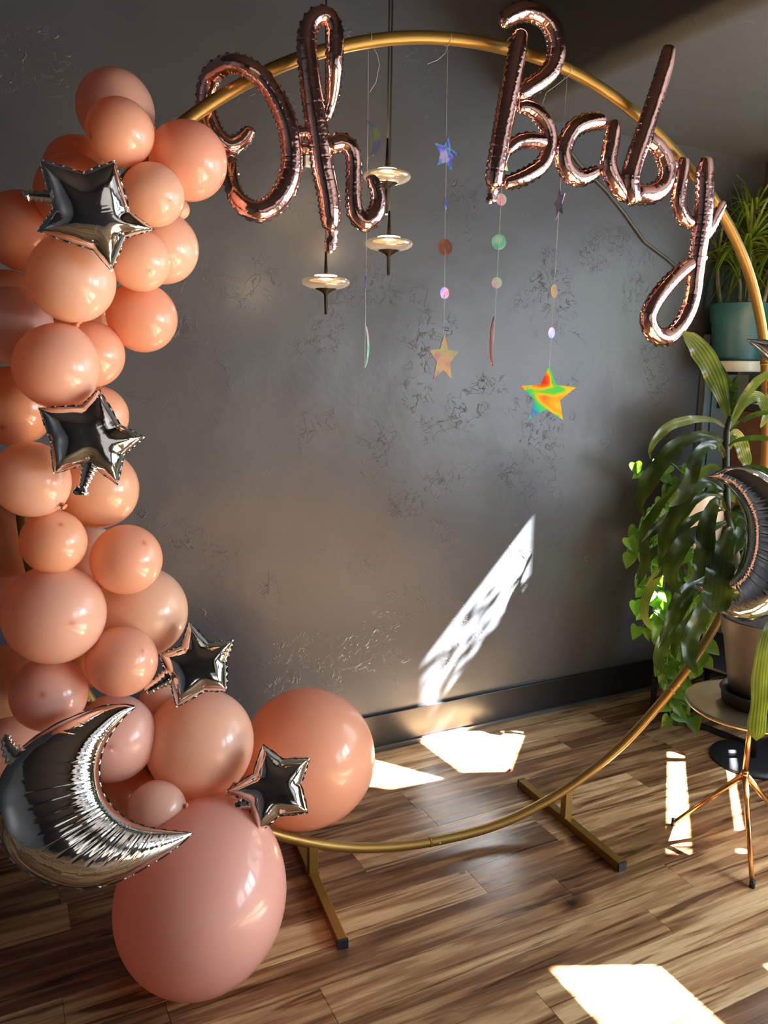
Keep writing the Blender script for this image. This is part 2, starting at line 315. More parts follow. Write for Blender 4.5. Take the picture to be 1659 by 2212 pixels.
sbox('wall_left',(X0-.1,Y0-.1,-.02),(X0,YW,ZC),'wall')
sbox('ceiling',(X0-.1,Y0-.1,ZC),(XW+.3,YW+.15,ZC+.1),'ceil')
# lower soffit along the window side, rounded plaster edge
SO=2.135; SX=1.60
m=MB(); prof=[(SX+0.05,ZC)]+[(SX+0.05-0.05*math.sin(a)-0.0, SO+0.05-0.05*math.cos(a)+0.0) for a in [math.pi/2*(1-k/8) for k in range(9)]]+[(XW+.02,SO),(XW+.02,ZC)]
n=len(prof); vv=[(x,Y0,z) for x,z in prof]+[(x,YW-0.001,z) for x,z in prof]
m.add(vv,[(k,(k+1)%n,n+(k+1)%n,n+k) for k in range(n)]+[tuple(range(n))[::-1],tuple(range(n,2*n))])
so=m.build('ceiling_soffit',M['soffit']); sharp(so,50); tag(so,kind='structure')
# thin plaster seam line where soffit meets the wall
m=MB(); m.box((SX+.1,YW-0.004,SO-0.004),(XW,YW,SO)); tag(m.build('trim_1',M['soffit'],None,False),kind='structure')
# baseboard with shoe strip
m=MB(); m.box((X0,YW-0.012,0.012),(XW,YW,0.128)); tag(bevel(m.build('baseboard_back',M['base'],None,False),0.002),kind='structure')
m=MB(); m.box((X0,YW-0.020,0.0),(XW,YW,0.014)); tag(m.build('trim_2',simple('grey_shoe_strip',(0.10,0.105,0.11),0.35),None,False),kind='structure')
# right wall: far, near and rear windows, plus added openings shaped to throw sun patches
def wall_with_holes(x,holes,name,mat):
    from mathutils.geometry import tessellate_polygon
    loops=[[(Y0,-.02),(YW,-.02),(YW,ZC),(Y0,ZC)]]+holes
    pts=[Vector((x,p[0],p[1])) for l in loops for p in l]
    tri=tessellate_polygon([[Vector((p[0],p[1],0)) for p in l] for l in loops])
    o=mesh(name,pts,[tuple(t) for t in tri],M[mat],None,False)
    sd=o.modifiers.new('thick','SOLIDIFY'); sd.thickness=0.012; sd.offset=0
    tag(o,kind='structure'); return o
def rect(a,b,c,d): return [(a,c),(b,c),(b,d),(a,d)]
def cast(pts): # opening that lets the sun reach these floor points
    return [(y-0.45*(XW-x),1.09*(XW-x)) for x,y in pts]
HO=[rect(1.626,1.83,1.685,1.945),[(1.363,1.64),(1.367,1.476),(1.692,1.228),(1.70,1.42),(1.76,1.50),(1.76,1.66),(1.617,1.66)],cast([(1.089,2.245),(1.25,2.03),(1.06,2.05),(1.0,2.1),(1.0,2.25)]),
    rect(-0.62,0.41,1.705,1.945),rect(-0.62,0.41,.60,1.465),rect(-2.1,-0.95,0.60,1.945),
    cast([(2.069,1.864),(2.026,1.822),(2.079,1.794),(2.094,1.808)]),cast([(2.018,1.814),(1.635,1.442),(1.694,1.414),(2.071,1.786)]),cast([(1.627,1.434),(1.605,1.414),(1.664,1.386),(1.686,1.406)]),
    cast([(2.238,1.763),(2.215,1.742),(2.240,1.730),(2.264,1.751)]),cast([(2.208,1.736),(1.865,1.404),(1.886,1.394),(2.233,1.724)]),cast([(1.80,1.347),(1.785,1.333),(1.81,1.322),(1.825,1.336)])]
wall_with_holes(XW,HO,'wall_right','wall')
# muntin bars of the near and rear windows
for k,(a,b) in enumerate(((-0.62,0.41),(-2.1,-0.95))):
    m=MB(); m.box((XW+.03,(a+b)/2-.02,0.6),(XW+.08,(a+b)/2+.02,1.945)); tag(m.build('window_%d'%(k+2),M['dark'],None,False),kind='structure')
sbox('wall_front',(X0-.1,Y0-.12,-.02),(XW+.3,Y0-.1,ZC),'dark')
# painted panel by the corner, frame moulding
m=MB(); x0,x1,z0,z1=2.565,XW-0.003,0.13,1.46
m.box((x0,YW-0.018,z0),(x1,YW,z1))
pn=m.build('trim_3',M['panel'],None,False); tag(pn,kind='structure')
m=MB()
m.box((x0,YW-0.030,z0),(x0+.022,YW-0.018,z1)); m.box((x0+.05,YW-0.026,z0+.08),(x0+.058,YW-0.018,z1-.1)); m.box((x0+.05,YW-0.026,z1-.108),(x1,YW-0.018,z1-.1))
tag(bevel(m.build('trim_4',M['panel'],None,False),0.003),kind='structure')

# ---------------------------------------------------------------- hoop stand
meas=[(129.3,1.004),(121.7,.9991),(116.9,1.0017),(107.1,.9981),(102.2,1.0),(99.1,.9987),(92.9,.9975),(86.7,.9964),(76.6,1.0016),(67.8,.9988),(57.3,.9969),(41.8,1.0108),(33.1,1.0137),(24.7,1.0028),(11.9,.9865),(329.8,.9977),(320.1,.9901),(310.,.9882),(302.7,1.0051),(300.4,.996),(290.3,1.0056),(280.1,1.0096),(271.6,.9991),(260.9,1.0017),(252.1,1.0036),(244.6,.9987),(228.6,.9958)]
def hoopr(a):
    s=0.6;wt=1.0*0.3
    s=wt*1.0
    for (b,r) in meas:
        d=(a-b+180)%360-180; g=math.exp(-(d/7.0)**2); s+=g*r; wt+=g
    return s/wt
stand=empty('hoop_stand',(RC.x,RC.y,0)); tag(stand,'large round matte gold metal hoop on two T-shaped feet, framing the dark wall','balloon arch frame')
off0=Vector((RC.x,RC.y,0))
def loc(v): return Vector(v)-off0
m=MB(); pts=[]
for k in range(240):
    a=1.5*k; r=hoopr(a); pts.append(loc(RC+(E1*math.cos(math.radians(a))+E2*math.sin(math.radians(a)))*r))
m.tube(pts,0.0135,16,closed=True); hoop=m.build('hoop',M['gold'],stand)
for a in (84.5,259.5+8,318.0,18,140,205):
    m=MB(); c=loc(RC+(E1*math.cos(math.radians(a))+E2*math.sin(math.radians(a)))*hoopr(a)); c2=loc(RC+(E1*math.cos(math.radians(a+.35))+E2*math.sin(math.radians(a+.35)))*hoopr(a+.35))
    m.tube([c,c2],0.0143,16); m.build('joint_sleeve',M['gold'],hoop)
    m=MB(); b=loc(RC+(E1*math.cos(math.radians(a+1.6))+E2*math.sin(math.radians(a+1.6)))*hoopr(a+1.6))+NN*0.0128; m.lathe([(0,0.0015),(0.0022,0.0012),(0.003,0)],b,12,NN); m.build('snap_button',M['white'],hoop)
def foot(p,q,px_,ang):
    p=loc((p[0],p[1],0.0125));q=loc((q[0],q[1],0.0125)); d=(q-p).normalized()
    m=MB(); m.beam(p+d*0.004,q-d*0.004,0.024,0.024); ft=bevel(m.build('foot_bar',M['gold'],stand,False),0.0015)
    for e,s in ((p,1),(q,-1)):
        m=MB(); m.beam(e-d*s*0.001,e+d*s*0.0045,0.0255,0.0245); m.build('end_cap',M['cap'],ft,False)
    A=RC+(E1*math.cos(math.radians(ang))+E2*math.sin(math.radians(ang)))*hoopr(ang); A=loc(A)
    base=p+d*((A-p).dot(d)); base.z=0.024; top=Vector((base.x,base.y,A.z-0.004))
    m=MB(); sd=Vector((d.x,d.y,0)); 
    m.beam(base,top,0.024,0.024,up=sd); up=bevel(m.build('upright',M['gold'],stand,False),0.0012)
    m=MB(); m.beam(base,base+Vector((0,0,0.0035)),0.029,0.029,up=sd); m.build('weld_collar',M['gold'],up,False)
    m=MB(); zz=base+Vector((0,0,(top.z-base.z)*0.72)); m.beam(zz,zz+Vector((0,0,0.0012)),0.0248,0.0248,up=sd); m.build('sleeve_seam',M['gold'],up,False)
foot((1.437,1.410),(1.452,1.884),1.44,293.2)
foot((0.648,1.467),(0.700,1.945),0.67,247.5)

# ---------------------------------------------------------------- latex balloons
def balloon_mesh():
    prof=[];K=40
    for k in range(K+1):
        ph=math.pi*k/K
        z=math.cos(ph); r=math.sin(ph)
        if z<0: z=z*1.10; r=r*(1-0.06*(-z/1.1)**2)
        prof.append((r,z))
    prof[-1]=(0.035,-1.13); prof[-2]=(0.075,-1.10)
    m=MB(); m.lathe(prof,(0,0,0),48); return m
m=balloon_mesh(); proto=m.build('balloon',M['latex'])
m=MB(); m.lathe([(0.035,-1.12),(0.05,-1.14),(0.07,-1.155),(0.05,-1.18),(0.04,-1.19),(0.06,-1.22),(0.09,-1.26),(0.085,-1.265),(0.03,-1.22)],(0,0,0),16); kp=m.build('knot',M['knot'],proto)
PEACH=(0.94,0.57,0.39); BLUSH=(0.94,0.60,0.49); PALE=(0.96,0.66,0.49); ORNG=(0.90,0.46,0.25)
# px, py, rx, ry, offset, colour, tip pixel (or None), label
BAL=[
(249,236,83,83,-.02,PEACH,None,'topmost peach balloon, the back one of the top pair against the wall'),
(258,286,75,68,.09,PEACH,(200,293),'peach balloon overlapping the topmost one, darker tip at its left'),
(409,349,79,87,.05,PEACH,None,'large peach balloon at the upper right of the garland touching the gold hoop'),
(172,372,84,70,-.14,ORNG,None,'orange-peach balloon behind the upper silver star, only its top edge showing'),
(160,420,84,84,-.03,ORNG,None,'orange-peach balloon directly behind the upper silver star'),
(331,421,67,68,.10,PALE,(374,432),'small pale balloon right of the upper silver star'),
(352,535,77,78,-.03,PALE,None,'pale glossy balloon on the right edge just below the small one beside the upper star'),
(302,563,67,66,.07,PALE,(327,588),'small round pale balloon under the right point of the upper silver star'),
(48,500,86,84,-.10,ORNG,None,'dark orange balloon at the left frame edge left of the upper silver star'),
(155,605,95,91,.12,PALE,None,'big pale balloon just below the upper silver star with a bright square of light'),
(309,687,77,72,.00,PEACH,None,'peach balloon hanging out on the right edge, level with the black lamp stem'),
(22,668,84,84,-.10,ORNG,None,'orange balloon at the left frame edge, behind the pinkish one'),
(28,704,82,86,.01,BLUSH,None,'pinkish balloon cut by the left frame edge, left of the big pale balloon'),
(122,794,95,87,.12,PALE,None,'big pale balloon midway between the two upper silver stars'),
(198,765,71,72,.02,PEACH,None,'peach balloon tucked behind the right side of the big pale balloon, above the second star'),
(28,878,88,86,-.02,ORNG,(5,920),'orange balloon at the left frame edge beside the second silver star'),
(213,898,68,62,-.04,PEACH,None,'peach balloon behind the top point of the second silver star'),
(66,1035,82,83,.10,PALE,None,'pale balloon at left touching the lower left point of the second silver star'),
(214,1056,84,88,.00,PEACH,None,'large dull peach balloon behind the tail of the second silver star'),
(116,1170,74,67,.10,PEACH,(133,1132),'small peach balloon stacked above the big pinkish one at left'),
(274,1208,79,74,.08,PEACH,(318,1170),'peach balloon on the right edge above the big sheer balloon'),
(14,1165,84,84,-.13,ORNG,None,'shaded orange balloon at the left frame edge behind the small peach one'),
(118,1326,114,104,.10,BLUSH,(160,1350),'big pinkish balloon at left above the smaller pink one'),
(307,1322,101,98,-.03,PALE,None,'big sheer balloon behind, reaching the dark wall left of the third star'),
(264,1428,77,76,.11,PEACH,(318,1404),'round peach balloon left of the third silver star'),
(106,1498,86,77,.08,BLUSH,(92,1500),'pink balloon with a dark tip in its middle, above the silver moon'),
(245,1594,90,98,.00,BLUSH,(240,1613),'pink balloon cradled inside the curve of the silver moon'),
(432,1603,121,113,.0,PALE,None,'big pale balloon in the centre of the base cluster between third and fourth stars'),
(665,1634,135,163,-.15,PEACH,None,'very large peach balloon at the right end of the cluster behind the fourth star'),
(337,1748,65,58,.13,BLUSH,None,'smallest pink balloon, in front of the moon curve and above its lower tip'),
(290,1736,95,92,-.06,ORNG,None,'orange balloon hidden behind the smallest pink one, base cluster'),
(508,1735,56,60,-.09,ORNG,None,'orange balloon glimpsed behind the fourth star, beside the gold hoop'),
(12,1480,84,90,-.10,PEACH,None,'balloon at the left frame edge behind the pink one with the dark tip'),
(32,1610,90,92,-.06,PEACH,None,'balloon at the left frame edge just above the silver moon'),
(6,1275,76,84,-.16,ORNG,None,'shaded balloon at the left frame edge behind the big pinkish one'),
(352,1512,48,52,-.10,PALE,None,'pale balloon glimpsed just under the tail of the third silver star'),
(196,1196,62,62,-.10,PALE,None,'pale balloon glimpsed between the two small peach ones'),
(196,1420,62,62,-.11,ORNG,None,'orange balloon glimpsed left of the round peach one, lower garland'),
(176,690,60,60,-.10,PALE,None,'pale balloon glimpsed in the gap below the big pale one with the square of light'),
(388,452,22,22,-.07,PALE,None,'tiny pale balloon peeking out beneath the large upper right peach one'),
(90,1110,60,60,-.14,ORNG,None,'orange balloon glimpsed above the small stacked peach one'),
(130,1620,70,70,-.10,PEACH,None,'peach balloon in the shade behind the upper horn of the silver moon'),
]
core=[(250,240),(180,420),(170,600),(130,780),(110,900),(110,1050),(150,1200),(190,1330),(180,1480),(250,1620),(420,1720),(560,1740)]
def place_balloon(i,b):
    px_,py_,rx,ry,off,colr,tip,label=b
    o=proto if i==0 else proto.copy()
    if i:
        COL.objects.link(o); k=kp.copy(); COL.objects.link(k); k.parent=o
    t=tring(px_,py_)-off-0.02; r=math.sqrt(rx*ry)*pxs(t)*0.985
    c=P(px_,py_,t)
    place(o,c,r,rx,ry,t,tip,px_,py_)
    o.color=(*[min(1,max(0,x*(1+R_.uniform(-.04,.04)))) for x in colr],1)
    tag(o,label,'balloon','balloons of the peach garland')
    return o
def place(o,c,r,rx,ry,t,tip,px_,py_):
    v=-ray(px_,py_).normalized()
    if tip:
        dx=(tip[0]-px_)/rx; dy=(tip[1]-py_)/ry; q=math.sqrt(max(0.02,1-dx*dx-dy*dy)); ax=(CR*dx+CD*dy+v*q).normalized()
    else:
        cc=min(core,key=lambda q:(q[0]-px_)**2+(q[1]-py_)**2); d=CR*(px_-cc[0]+R_.uniform(-20,20))+CD*(py_-cc[1]+R_.uniform(-20,20)+1)
        ax=(d.normalized()*0.85-v*0.75*(1 if R_.random()<.5 else -.6)).normalized()
        ax=(d.normalized()*0.95-v*R_.uniform(.1,.3)).normalized()
    o.rotation_euler=ax.to_track_quat('Z','Y').to_euler(); o.scale=(r,r,r*0.985); o.location=c
for i,b in enumerate(BAL): place_balloon(i,b)
# the big one on the floor
bx,by,brx,bry=435,1940,177,200
rr=ray(bx,by); t=0; 
s=bry*0.965*1.0/FPX; t=H/(s*1.0-rr.z); r=s*t
o=proto.copy(); COL.objects.link(o); k=kp.copy(); COL.objects.link(k); k.parent=o
c=P(bx,by,t); v=-rr.normalized(); ax=(CR*((392-bx)/brx)+CD*((2107-by)/bry)+v*0.42).normalized()
o.rotation_euler=ax.to_track_quat('Z','Y').to_euler(); o.scale=(r*0.94,r*0.94,r*1.0); o.location=c; o.color=(0.93,0.56,0.48,1)
tag(o,'largest pink balloon resting on the wooden floor, below the lower tip of the silver moon','balloon','balloons of the peach garland')
BIGC=c.copy(); BIGR=r

# ---------------------------------------------------------------- foil letter balloons
def foil_tube(pts,basept,off,flat=0.92,seed=0,endr=True,period=20.0):
    """pts: (x,y,r[,extra]) image-traced centre line; returns MB around a curve standing at its own depth"""
    rnd=random.Random(seed)
    pts=[(p[0],p[1],p[2],(p[3] if len(p)>3 else 0.0)) for p in pts]
    # rounded ends
    c=catmull(pts,1.6); n=len(c); m=MB(); NS=32; V=[];F=[]
    S=[0.0]
    for i in range(1,n): S.append(S[-1]+math.hypot(c[i][0]-c[i-1][0],c[i][1]-c[i-1][1]))
    tot=S[-1]; W=[PR(q[0],q[1],off+q[3]) for q in c]
    # crease positions
    cre=[];x=rnd.uniform(4,14)
    while x<tot: cre.append((x,rnd.uniform(.5,1.0),rnd.choice((0,1,2)))); x+=period*rnd.uniform(.6,1.4)
    for i in range(n):
        a=max(i-3,0);b=min(i+3,n-1)
        T=(W[b]-W[a]).normalized(); B=NN; Nn=(T.cross(B)).normalized(); B2=Nn.cross(T).normalized()
        t=tring(c[i][0],c[i][1])-off; r=c[i][2]*pxs(t)
        r0=c[i][2]
        e=min(S[i],tot-S[i])/max(r0*0.75,1); k=math.sqrt(max(0.0,1-(1-min(e,1))**2)); r*=max(k,0.05)
        # curvature sign
        a2=max(i-10,0);b2=min(i+10,n-1)
        d1=(W[i]-W[a2]);d2=(W[b2]-W[i]); curv=0
        if d1.length>1e-6 and d2.length>1e-6: curv=max(-1,min(1,(d2.normalized()-d1.normalized()).dot(Nn)*3.2))
        g=0;side=0
        for (x,am,sd) in cre:
            dd=abs(S[i]-x)
            if dd<5: g+=am*math.exp(-(dd/1.5)**2); side=sd
        for k_ in range(NS):
            th=2*math.pi*k_/NS; ct=math.cos(th); st=math.sin(th)
            inner=max(0.0,ct*(1 if curv>0 else -1))*abs(curv)
            q=1-0.06*g*(abs(ct)**2)*(0.4+0.6*(1 if (side==2 or (side==0)==(ct>0)) else 0.2))-0.05*g*inner
            q*=1-0.035*math.sin(S[i]*1.9+seed)*inner*(0.5+0.5*math.sin(S[i]*0.37))
            ex=0.0
            if k_==0 or k_==NS//2:
                ex=0.0030*(0.7+0.5*math.sin(S[i]*0.42+k_)+0.25*math.sin(S[i]*0.93+2*k_))*max(k,0.4)
            V.append(W[i]+Nn*(ct*r*q+(ex if ct>0 else -ex))+B2*(st*r*flat*(1-0.012*g)))
    for i in range(n-1):
        for k_ in range(NS):
            F.append((i*NS+k_,i*NS+(k_+1)%NS,(i+1)*NS+(k_+1)%NS,(i+1)*NS+k_))
    F.append(tuple(range(NS-1,-1,-1))); F.append(tuple((n-1)*NS+k_ for k_ in range(NS)))
    m.add(V,F); return m
def merge(ms):
    m=MB()
    for a in ms: m.add(a.v,a.f)
    return m
def cr1(L,dz=None):   # tracing coordinates of the first word
    return [(400+p[0]/3.318,p[1]/3.318,p[2]/3.318)+((p[3],) if len(p)>3 else ()) for p in L]
def cr2(L): return [(1000+p[0]/2.517,p[1]/2.517,p[2]/2.517)+((p[3],) if len(p)>3 else ()) for p in L]
LO=0.052
oh=empty('foil_script_balloon',PR(640,300,LO)); tag(oh,'rose gold foil script balloon reading Oh, hung on the upper left of the gold hoop','foil letter balloon')
ba=empty('foil_script_balloon',PR(1300,300,LO)); tag(ba,'rose gold foil script balloon reading Baby, hung on the upper right of the gold hoop','foil letter balloon')
def part(ms,name,root,label=None):
    m=merge(ms) if isinstance(ms,list) else ms
    o=m.build(name,M['rose'],root); o.matrix_parent_inverse=Matrix.Translation(-root.location)
    if label: o['label']=label
    return o
b_=-0.085
part([foil_tube(cr1([(468,905,36,b_*.9),(455,945,44,b_*.95),(405,1005,56,b_),(320,1040,60,b_),(240,985,62,b_),(185,885,62,b_),(152,770,64,b_),(150,650,66,b_*.95),(190,545,68,b_*.8),(255,485,66,b_*.5),(335,455,66,b_*.2),(430,475,66),(530,540,68),(620,650,70),(690,780,72),(740,920,74),(765,1080,74),(760,1220,74),(725,1340,76),(660,1440,76),(590,1495,74),(510,1515,72),(430,1480,66,-.01),(370,1410,62,-.03),(335,1310,56,-.06),(325,1200,48,-.08),(325,1110,44,-.085)]),0,LO,seed=3)],'letter',oh,'script capital O curling inward at its upper left, threaded behind the hoop')
part([foil_tube(cr1([(1040,1660,46),(1040,1550,70),(1025,1400,76),(985,1200,78),(958,1000,76),(925,800,76),(900,600,74),(876,400,70),(872,260,66),(905,160,60),(965,110,58),(1030,125,58),(1068,200,60),(1072,300,62),(1070,450,60),(1065,560,56,-.01),(1055,660,50,-.02),(1035,760,44,-.03),(1005,860,36,-.03)]),0,LO+.004,seed=5),
 foil_tube(cr1([(1015,1060,40),(1060,1035,56),(1120,1020,60),(1180,1055,58),(1208,1140,54),(1210,1300,54),(1208,1420,56),(1225,1530,62),(1285,1590,64),(1355,1545,62),(1385,1450,56),(1372,1360,48),(1345,1290,42),(1340,1250,34)]),0,LO+.004,seed=8)],'letter',oh,'lowercase script h with a tall loop')
part([foil_tube(cr1([(790,960,30),(850,950,40),(910,965,40)]),0,LO-.004,seed=11,period=9),foil_tube(cr1([(800,1070,24),(850,1060,34),(905,1075,34)]),0,LO-.004,seed=12,period=9)],'joining_web',oh)
part([foil_tube(cr1([(1050,1630,44),(1058,1690,30),(1045,1735,38),(1045,1790,36),(1055,1815,22)]),0,LO,flat=.35,seed=13,period=8)],'filling_tail',oh)
part([foil_tube(cr2([(320,158,34),(300,260,50),(268,420,53),(230,620,54),(197,800,52),(175,930,50),(162,1030,42)]),0,LO+.012,seed=21),
 foil_tube(cr2([(200,125,32),(225,110,40),(275,78,46),(350,62,50),(430,92,52),(488,160,54),(508,260,54),(490,360,52),(435,430,50),(355,485,46),(285,530,32)]),0,LO,seed=22),
 foil_tube(cr2([(290,590,28),(340,582,36),(395,608,42),(445,665,44),(470,740,44),(465,820,44),(430,895,42),(365,945,42),(290,980,40),(215,1000,30)]),0,LO,seed=23),
 foil_tube(cr2([(232,830,26),(285,780,34),(350,762,38),(420,768,36),(460,782,26)]),0,LO+.006,seed=24)],'letter',ba,'script capital B')
part([foil_tube(cr2([(165,1010,34),(160,1060,26),(155,1090,30),(158,1110,16)]),0,LO,flat=.4,seed=31,period=8)],'filling_tail',ba)
part([foil_tube(cr2([(780,668,34),(735,660,42),(670,668,46),(605,700,46),(560,770,48),(543,855,48),(568,930,48),(625,968,44),(695,950,36),(745,920,24)]),0,LO,seed=25),
 foil_tube(cr2([(822,648,22),(818,700,42),(805,790,46),(790,880,46),(808,960,48),(860,1040,44),(905,1075,34)]),0,LO+.008,seed=26)],'letter',ba,'lowercase script a')
part([foil_tube(cr2([(1125,245,34),(1105,340,45),(1070,460,48),(1022,610,50),(972,760,52),(930,880,54),(908,980,56),(920,1070,48),(945,1100,34)]),0,LO+.016,seed=27),
 foil_tube(cr2([(910,1080,36),(955,1060,50),(1020,1055,52),(1082,1015,52),(1108,940,52),(1092,860,50),(1050,795,46),(1005,762,38),(985,760,22)]),0,LO,seed=28)],'letter',ba,'lowercase script b')
part([foil_tube(cr2([(1205,852,26),(1195,930,40),(1175,1030,42),(1172,1110,42),(1205,1190,40),(1262,1220,28)]),0,LO-.002,seed=29),
 foil_tube(cr2([(1325,848,30),(1315,940,52),(1310,1080,54),(1298,1220,54),(1278,1350,52),(1262,1480,50),(1250,1590,48),(1222,1690,48),(1170,1780,46),(1100,1835,46),(1035,1810,48),(1005,1735,48),(1035,1650,48),(1100,1560,46),(1180,1480,42),(1260,1425,36),(1325,1390,22)]),0,LO+.004,seed=30),
 foil_tube(cr2([(1305,1310,24),(1345,1240,34),(1380,1170,32),(1410,1120,22),(1425,1095,14)]),0,LO-.004,flat=.6,seed=32,period=10)],'letter',ba,'lowercase script y with a long looped tail')
for i,L in enumerate(([(505,830,16),(520,850,20),(530,870,16)],[(870,1060,18),(890,1070,22),(905,1075,18)],[(1130,880,16),(1160,900,20),(1180,900,14)])):
    part([foil_tube(cr2(L),0,LO-.002,flat=.5,seed=40+i,period=8)],'joining_web',ba)

# ---------------------------------------------------------------- silver foil stars
def seg_d(p,a,b):
    ax,ay=a;bx_,by_=b; dx=bx_-ax;dy=by_-ay; L=dx*dx+dy*dy; t=max(0,min(1,((p[0]-ax)*dx+(p[1]-ay)*dy)/L)) if L else 0
    return math.hypot(p[0]-ax-t*dx,p[1]-ay-t*dy),t
def star_balloon(tips,valleys,t,label,tail,nrm_tilt=(0,0),seed=0,thick=0.9):
    rnd=random.Random(seed); poly=[]
    for a,b in zip(tips,valleys): poly+=[a,b]
    cx=sum(p[0] for p in tips)/5; cy=sum(p[1] for p in tips)/5
    q=[]      # densify outline with blunt tips and softly bowed edges
    NP=len(poly)
    for i in range(NP):
        a=poly[i];b=poly[(i+1)%NP]
        for k in range(16):
            s=k/16; x=a[0]+(b[0]-a[0])*s; y=a[1]+(b[1]-a[1])*s
            bow=math.sin(math.pi*s)*-3.0; nx=(x-cx);ny=(y-cy);L=math.hypot(nx,ny); wig=0.5*math.sin(k*1.9+i)
            q.append((x+nx/L*(bow*-0.6+wig),y+ny/L*(bow*-0.6+wig)))
    root_c=P(cx,cy,t); st=empty('foil_star_balloon',root_c); tag(st,label,'foil balloon')
    v=-ray(cx,cy).normalized(); ux=(CR-v*CR.dot(v)).normalized(); uy=(CD-v*CD.dot(v)-ux*CD.dot(ux)).normalized(); s=pxs(t)
    # centre of puff depth: distance to outline
    NR=26; n=len(q); V=[];F=[]
    segs=[(poly[i],poly[(i+1)%NP]) for i in range(NP)]
    dm=sum(max(seg_d((cx,cy),a,b)[0],.01)**-3.2 for a,b in segs)**(-1/3.2)
    for side in (1,-1):
        base=len(V)
        for k in range(NR+1):
            rho=k/NR
            for i in range(n):
                x=cx+(q[i][0]-cx)*rho; y=cy+(q[i][1]-cy)*rho
                al_=[(seg_d((x,y),a,b)+(j,)) for j,(a,b) in enumerate(segs)]; d,tt,j=min(al_); d=sum(max(z[0],.01)**-3.2 for z in al_)**(-1/3.2)
                h=dm*1.5*thick*math.sqrt(max(0,1-(1-min(1,d/(dm*1.02)))**2))
                if rho>=0.999: h=0
                al=tt*math.hypot(segs[j][1][0]-segs[j][0][0],segs[j][1][1]-segs[j][0][1])
                wr=math.exp(-d/(dm*.22)); h*=1+0.07*wr*math.sin(al*0.85+j*1.3)*(0.5+0.5*math.sin(al*.21+j))
                V.append(ux*((x-cx)*s)+uy*((y-cy)*s)+v*(side*h*s))
        for k in range(NR):
            for i in range(n):
                a=base+k*n+i;b=base+k*n+(i+1)%n;c_=base+(k+1)*n+(i+1)%n;d_=base+(k+1)*n+i
                F.append((a,d_,c_,b) if side==1 else (a,b,c_,d_))
    # seam flange
    base=len(V)
    for i in range(n):
        x,y=q[i];L=math.hypot(x-cx,y-cy); e=2.2+0.6*math.sin(i*0.9)
        V.append(ux*((x-cx)*s)+uy*((y-cy)*s)); V.append(ux*((x-cx)*(1+e/L)*s)+uy*((y-cy)*(1+e/L)*s)+v*(0.0012*math.sin(i*1.7)))
    for i in range(n): a=base+2*i;b=base+2*((i+1)%n); F.append((a,b,b+1,a+1))
    body=mesh('star_body',V,F,M['silver'],st)
    pts=[(p[0],p[1],p[2]) for p in tail]; c=catmull(pts,1.5); NS=16;V=[];F=[]
    for i,(x,y,r) in enumerate(c):
        a=c[max(i-1,0)];b=c[min(i+1,len(c)-1)]; tx=b[0]-a[0];ty=b[1]-a[1];L=math.hypot(tx,ty) or 1; nx,ny=-ty/L,tx/L
        rr=r*(1+.12*math.sin(i*1.1))
        for k in range(NS):
            th=2*math.pi*k/NS; V.append(ux*((x-cx+nx*math.cos(th)*rr)*s)+uy*((y-cy+ny*math.cos(th)*rr)*s)+v*((math.sin(th)*r*0.55+ (dm*thick*.25))*s))
    for i in range(len(c)-1):
        for k in range(NS): F.append((i*NS+k,i*NS+(k+1)%NS,(i+1)*NS+(k+1)%NS,(i+1)*NS+k))
    F.append(tuple(range(NS))); F.append(tuple((len(c)-1)*NS+k for k in range(NS)))
    mesh('filling_tail',V,F,M['silver'],st)
    return st
def c3(L): return [(p[0]/3.19,130+p[1]/3.19)+tuple(x/3.19 for x in p[2:]) for p in L]
def c4(L): return [(p[0]/3.19,780+p[1]/3.19)+tuple(x/3.19 for x in p[2:]) for p in L]
def c5(L): return [(p[0]/2.023,1300+p[1]/2.023)+tuple(x/2.023 for x in p[2:]) for p in L]
star_balloon(c3([(345,720),(820,722),(1032,1160),(715,1437),(272,1165)]),c3([(610,800),(880,1040),(832,1215),(610,1290),(385,1030)]),tring(200,460)-.235,'silver foil star balloon highest on the garland, its crumpled tail pointing left',c3([(440,960,48),(370,950,42),(300,945,34),(250,940,30),(232,945,42),(222,950,36)]),seed=1)
star_balloon(c4([(690,198),(978,525),(790,855),(385,770),(308,332)]),c4([(818,440),(835,650),(610,700),(375,550),(575,312)]),tring(200,950)-.20,'silver foil star balloon second from the top, tail with a flat end hanging down',c4([(650,600,45),(630,680,62),(600,770,48),(570,860,32),(555,890,52),(552,920,52)]),seed=2)
star_balloon(c5([(820,90),(1012,170),(992,387),(785,452),(702,232)]),c5([(908,180),(985,265),(898,385),(752,340),(790,195)]),tring(430,1430)-.13,'silver foil star balloon against the dark wall, third down, short tail to lower left',c5([(800,290,30),(745,325,36),(700,355,26),(665,378,22),(650,385,14)]),seed=3)
star_balloon(c5([(1140,633),(1348,690),(1347,915),(1133,1002),(996,825)]),c5([(1230,695),(1312,800),(1225,925),(1090,875),(1105,755)]),tring(590,1700)-.22,'silver foil star balloon lowest of all, in front of the very large peach balloon',c5([(1120,850,30),(1085,870,30),(1055,880,20),(1035,885,20)]),seed=4)

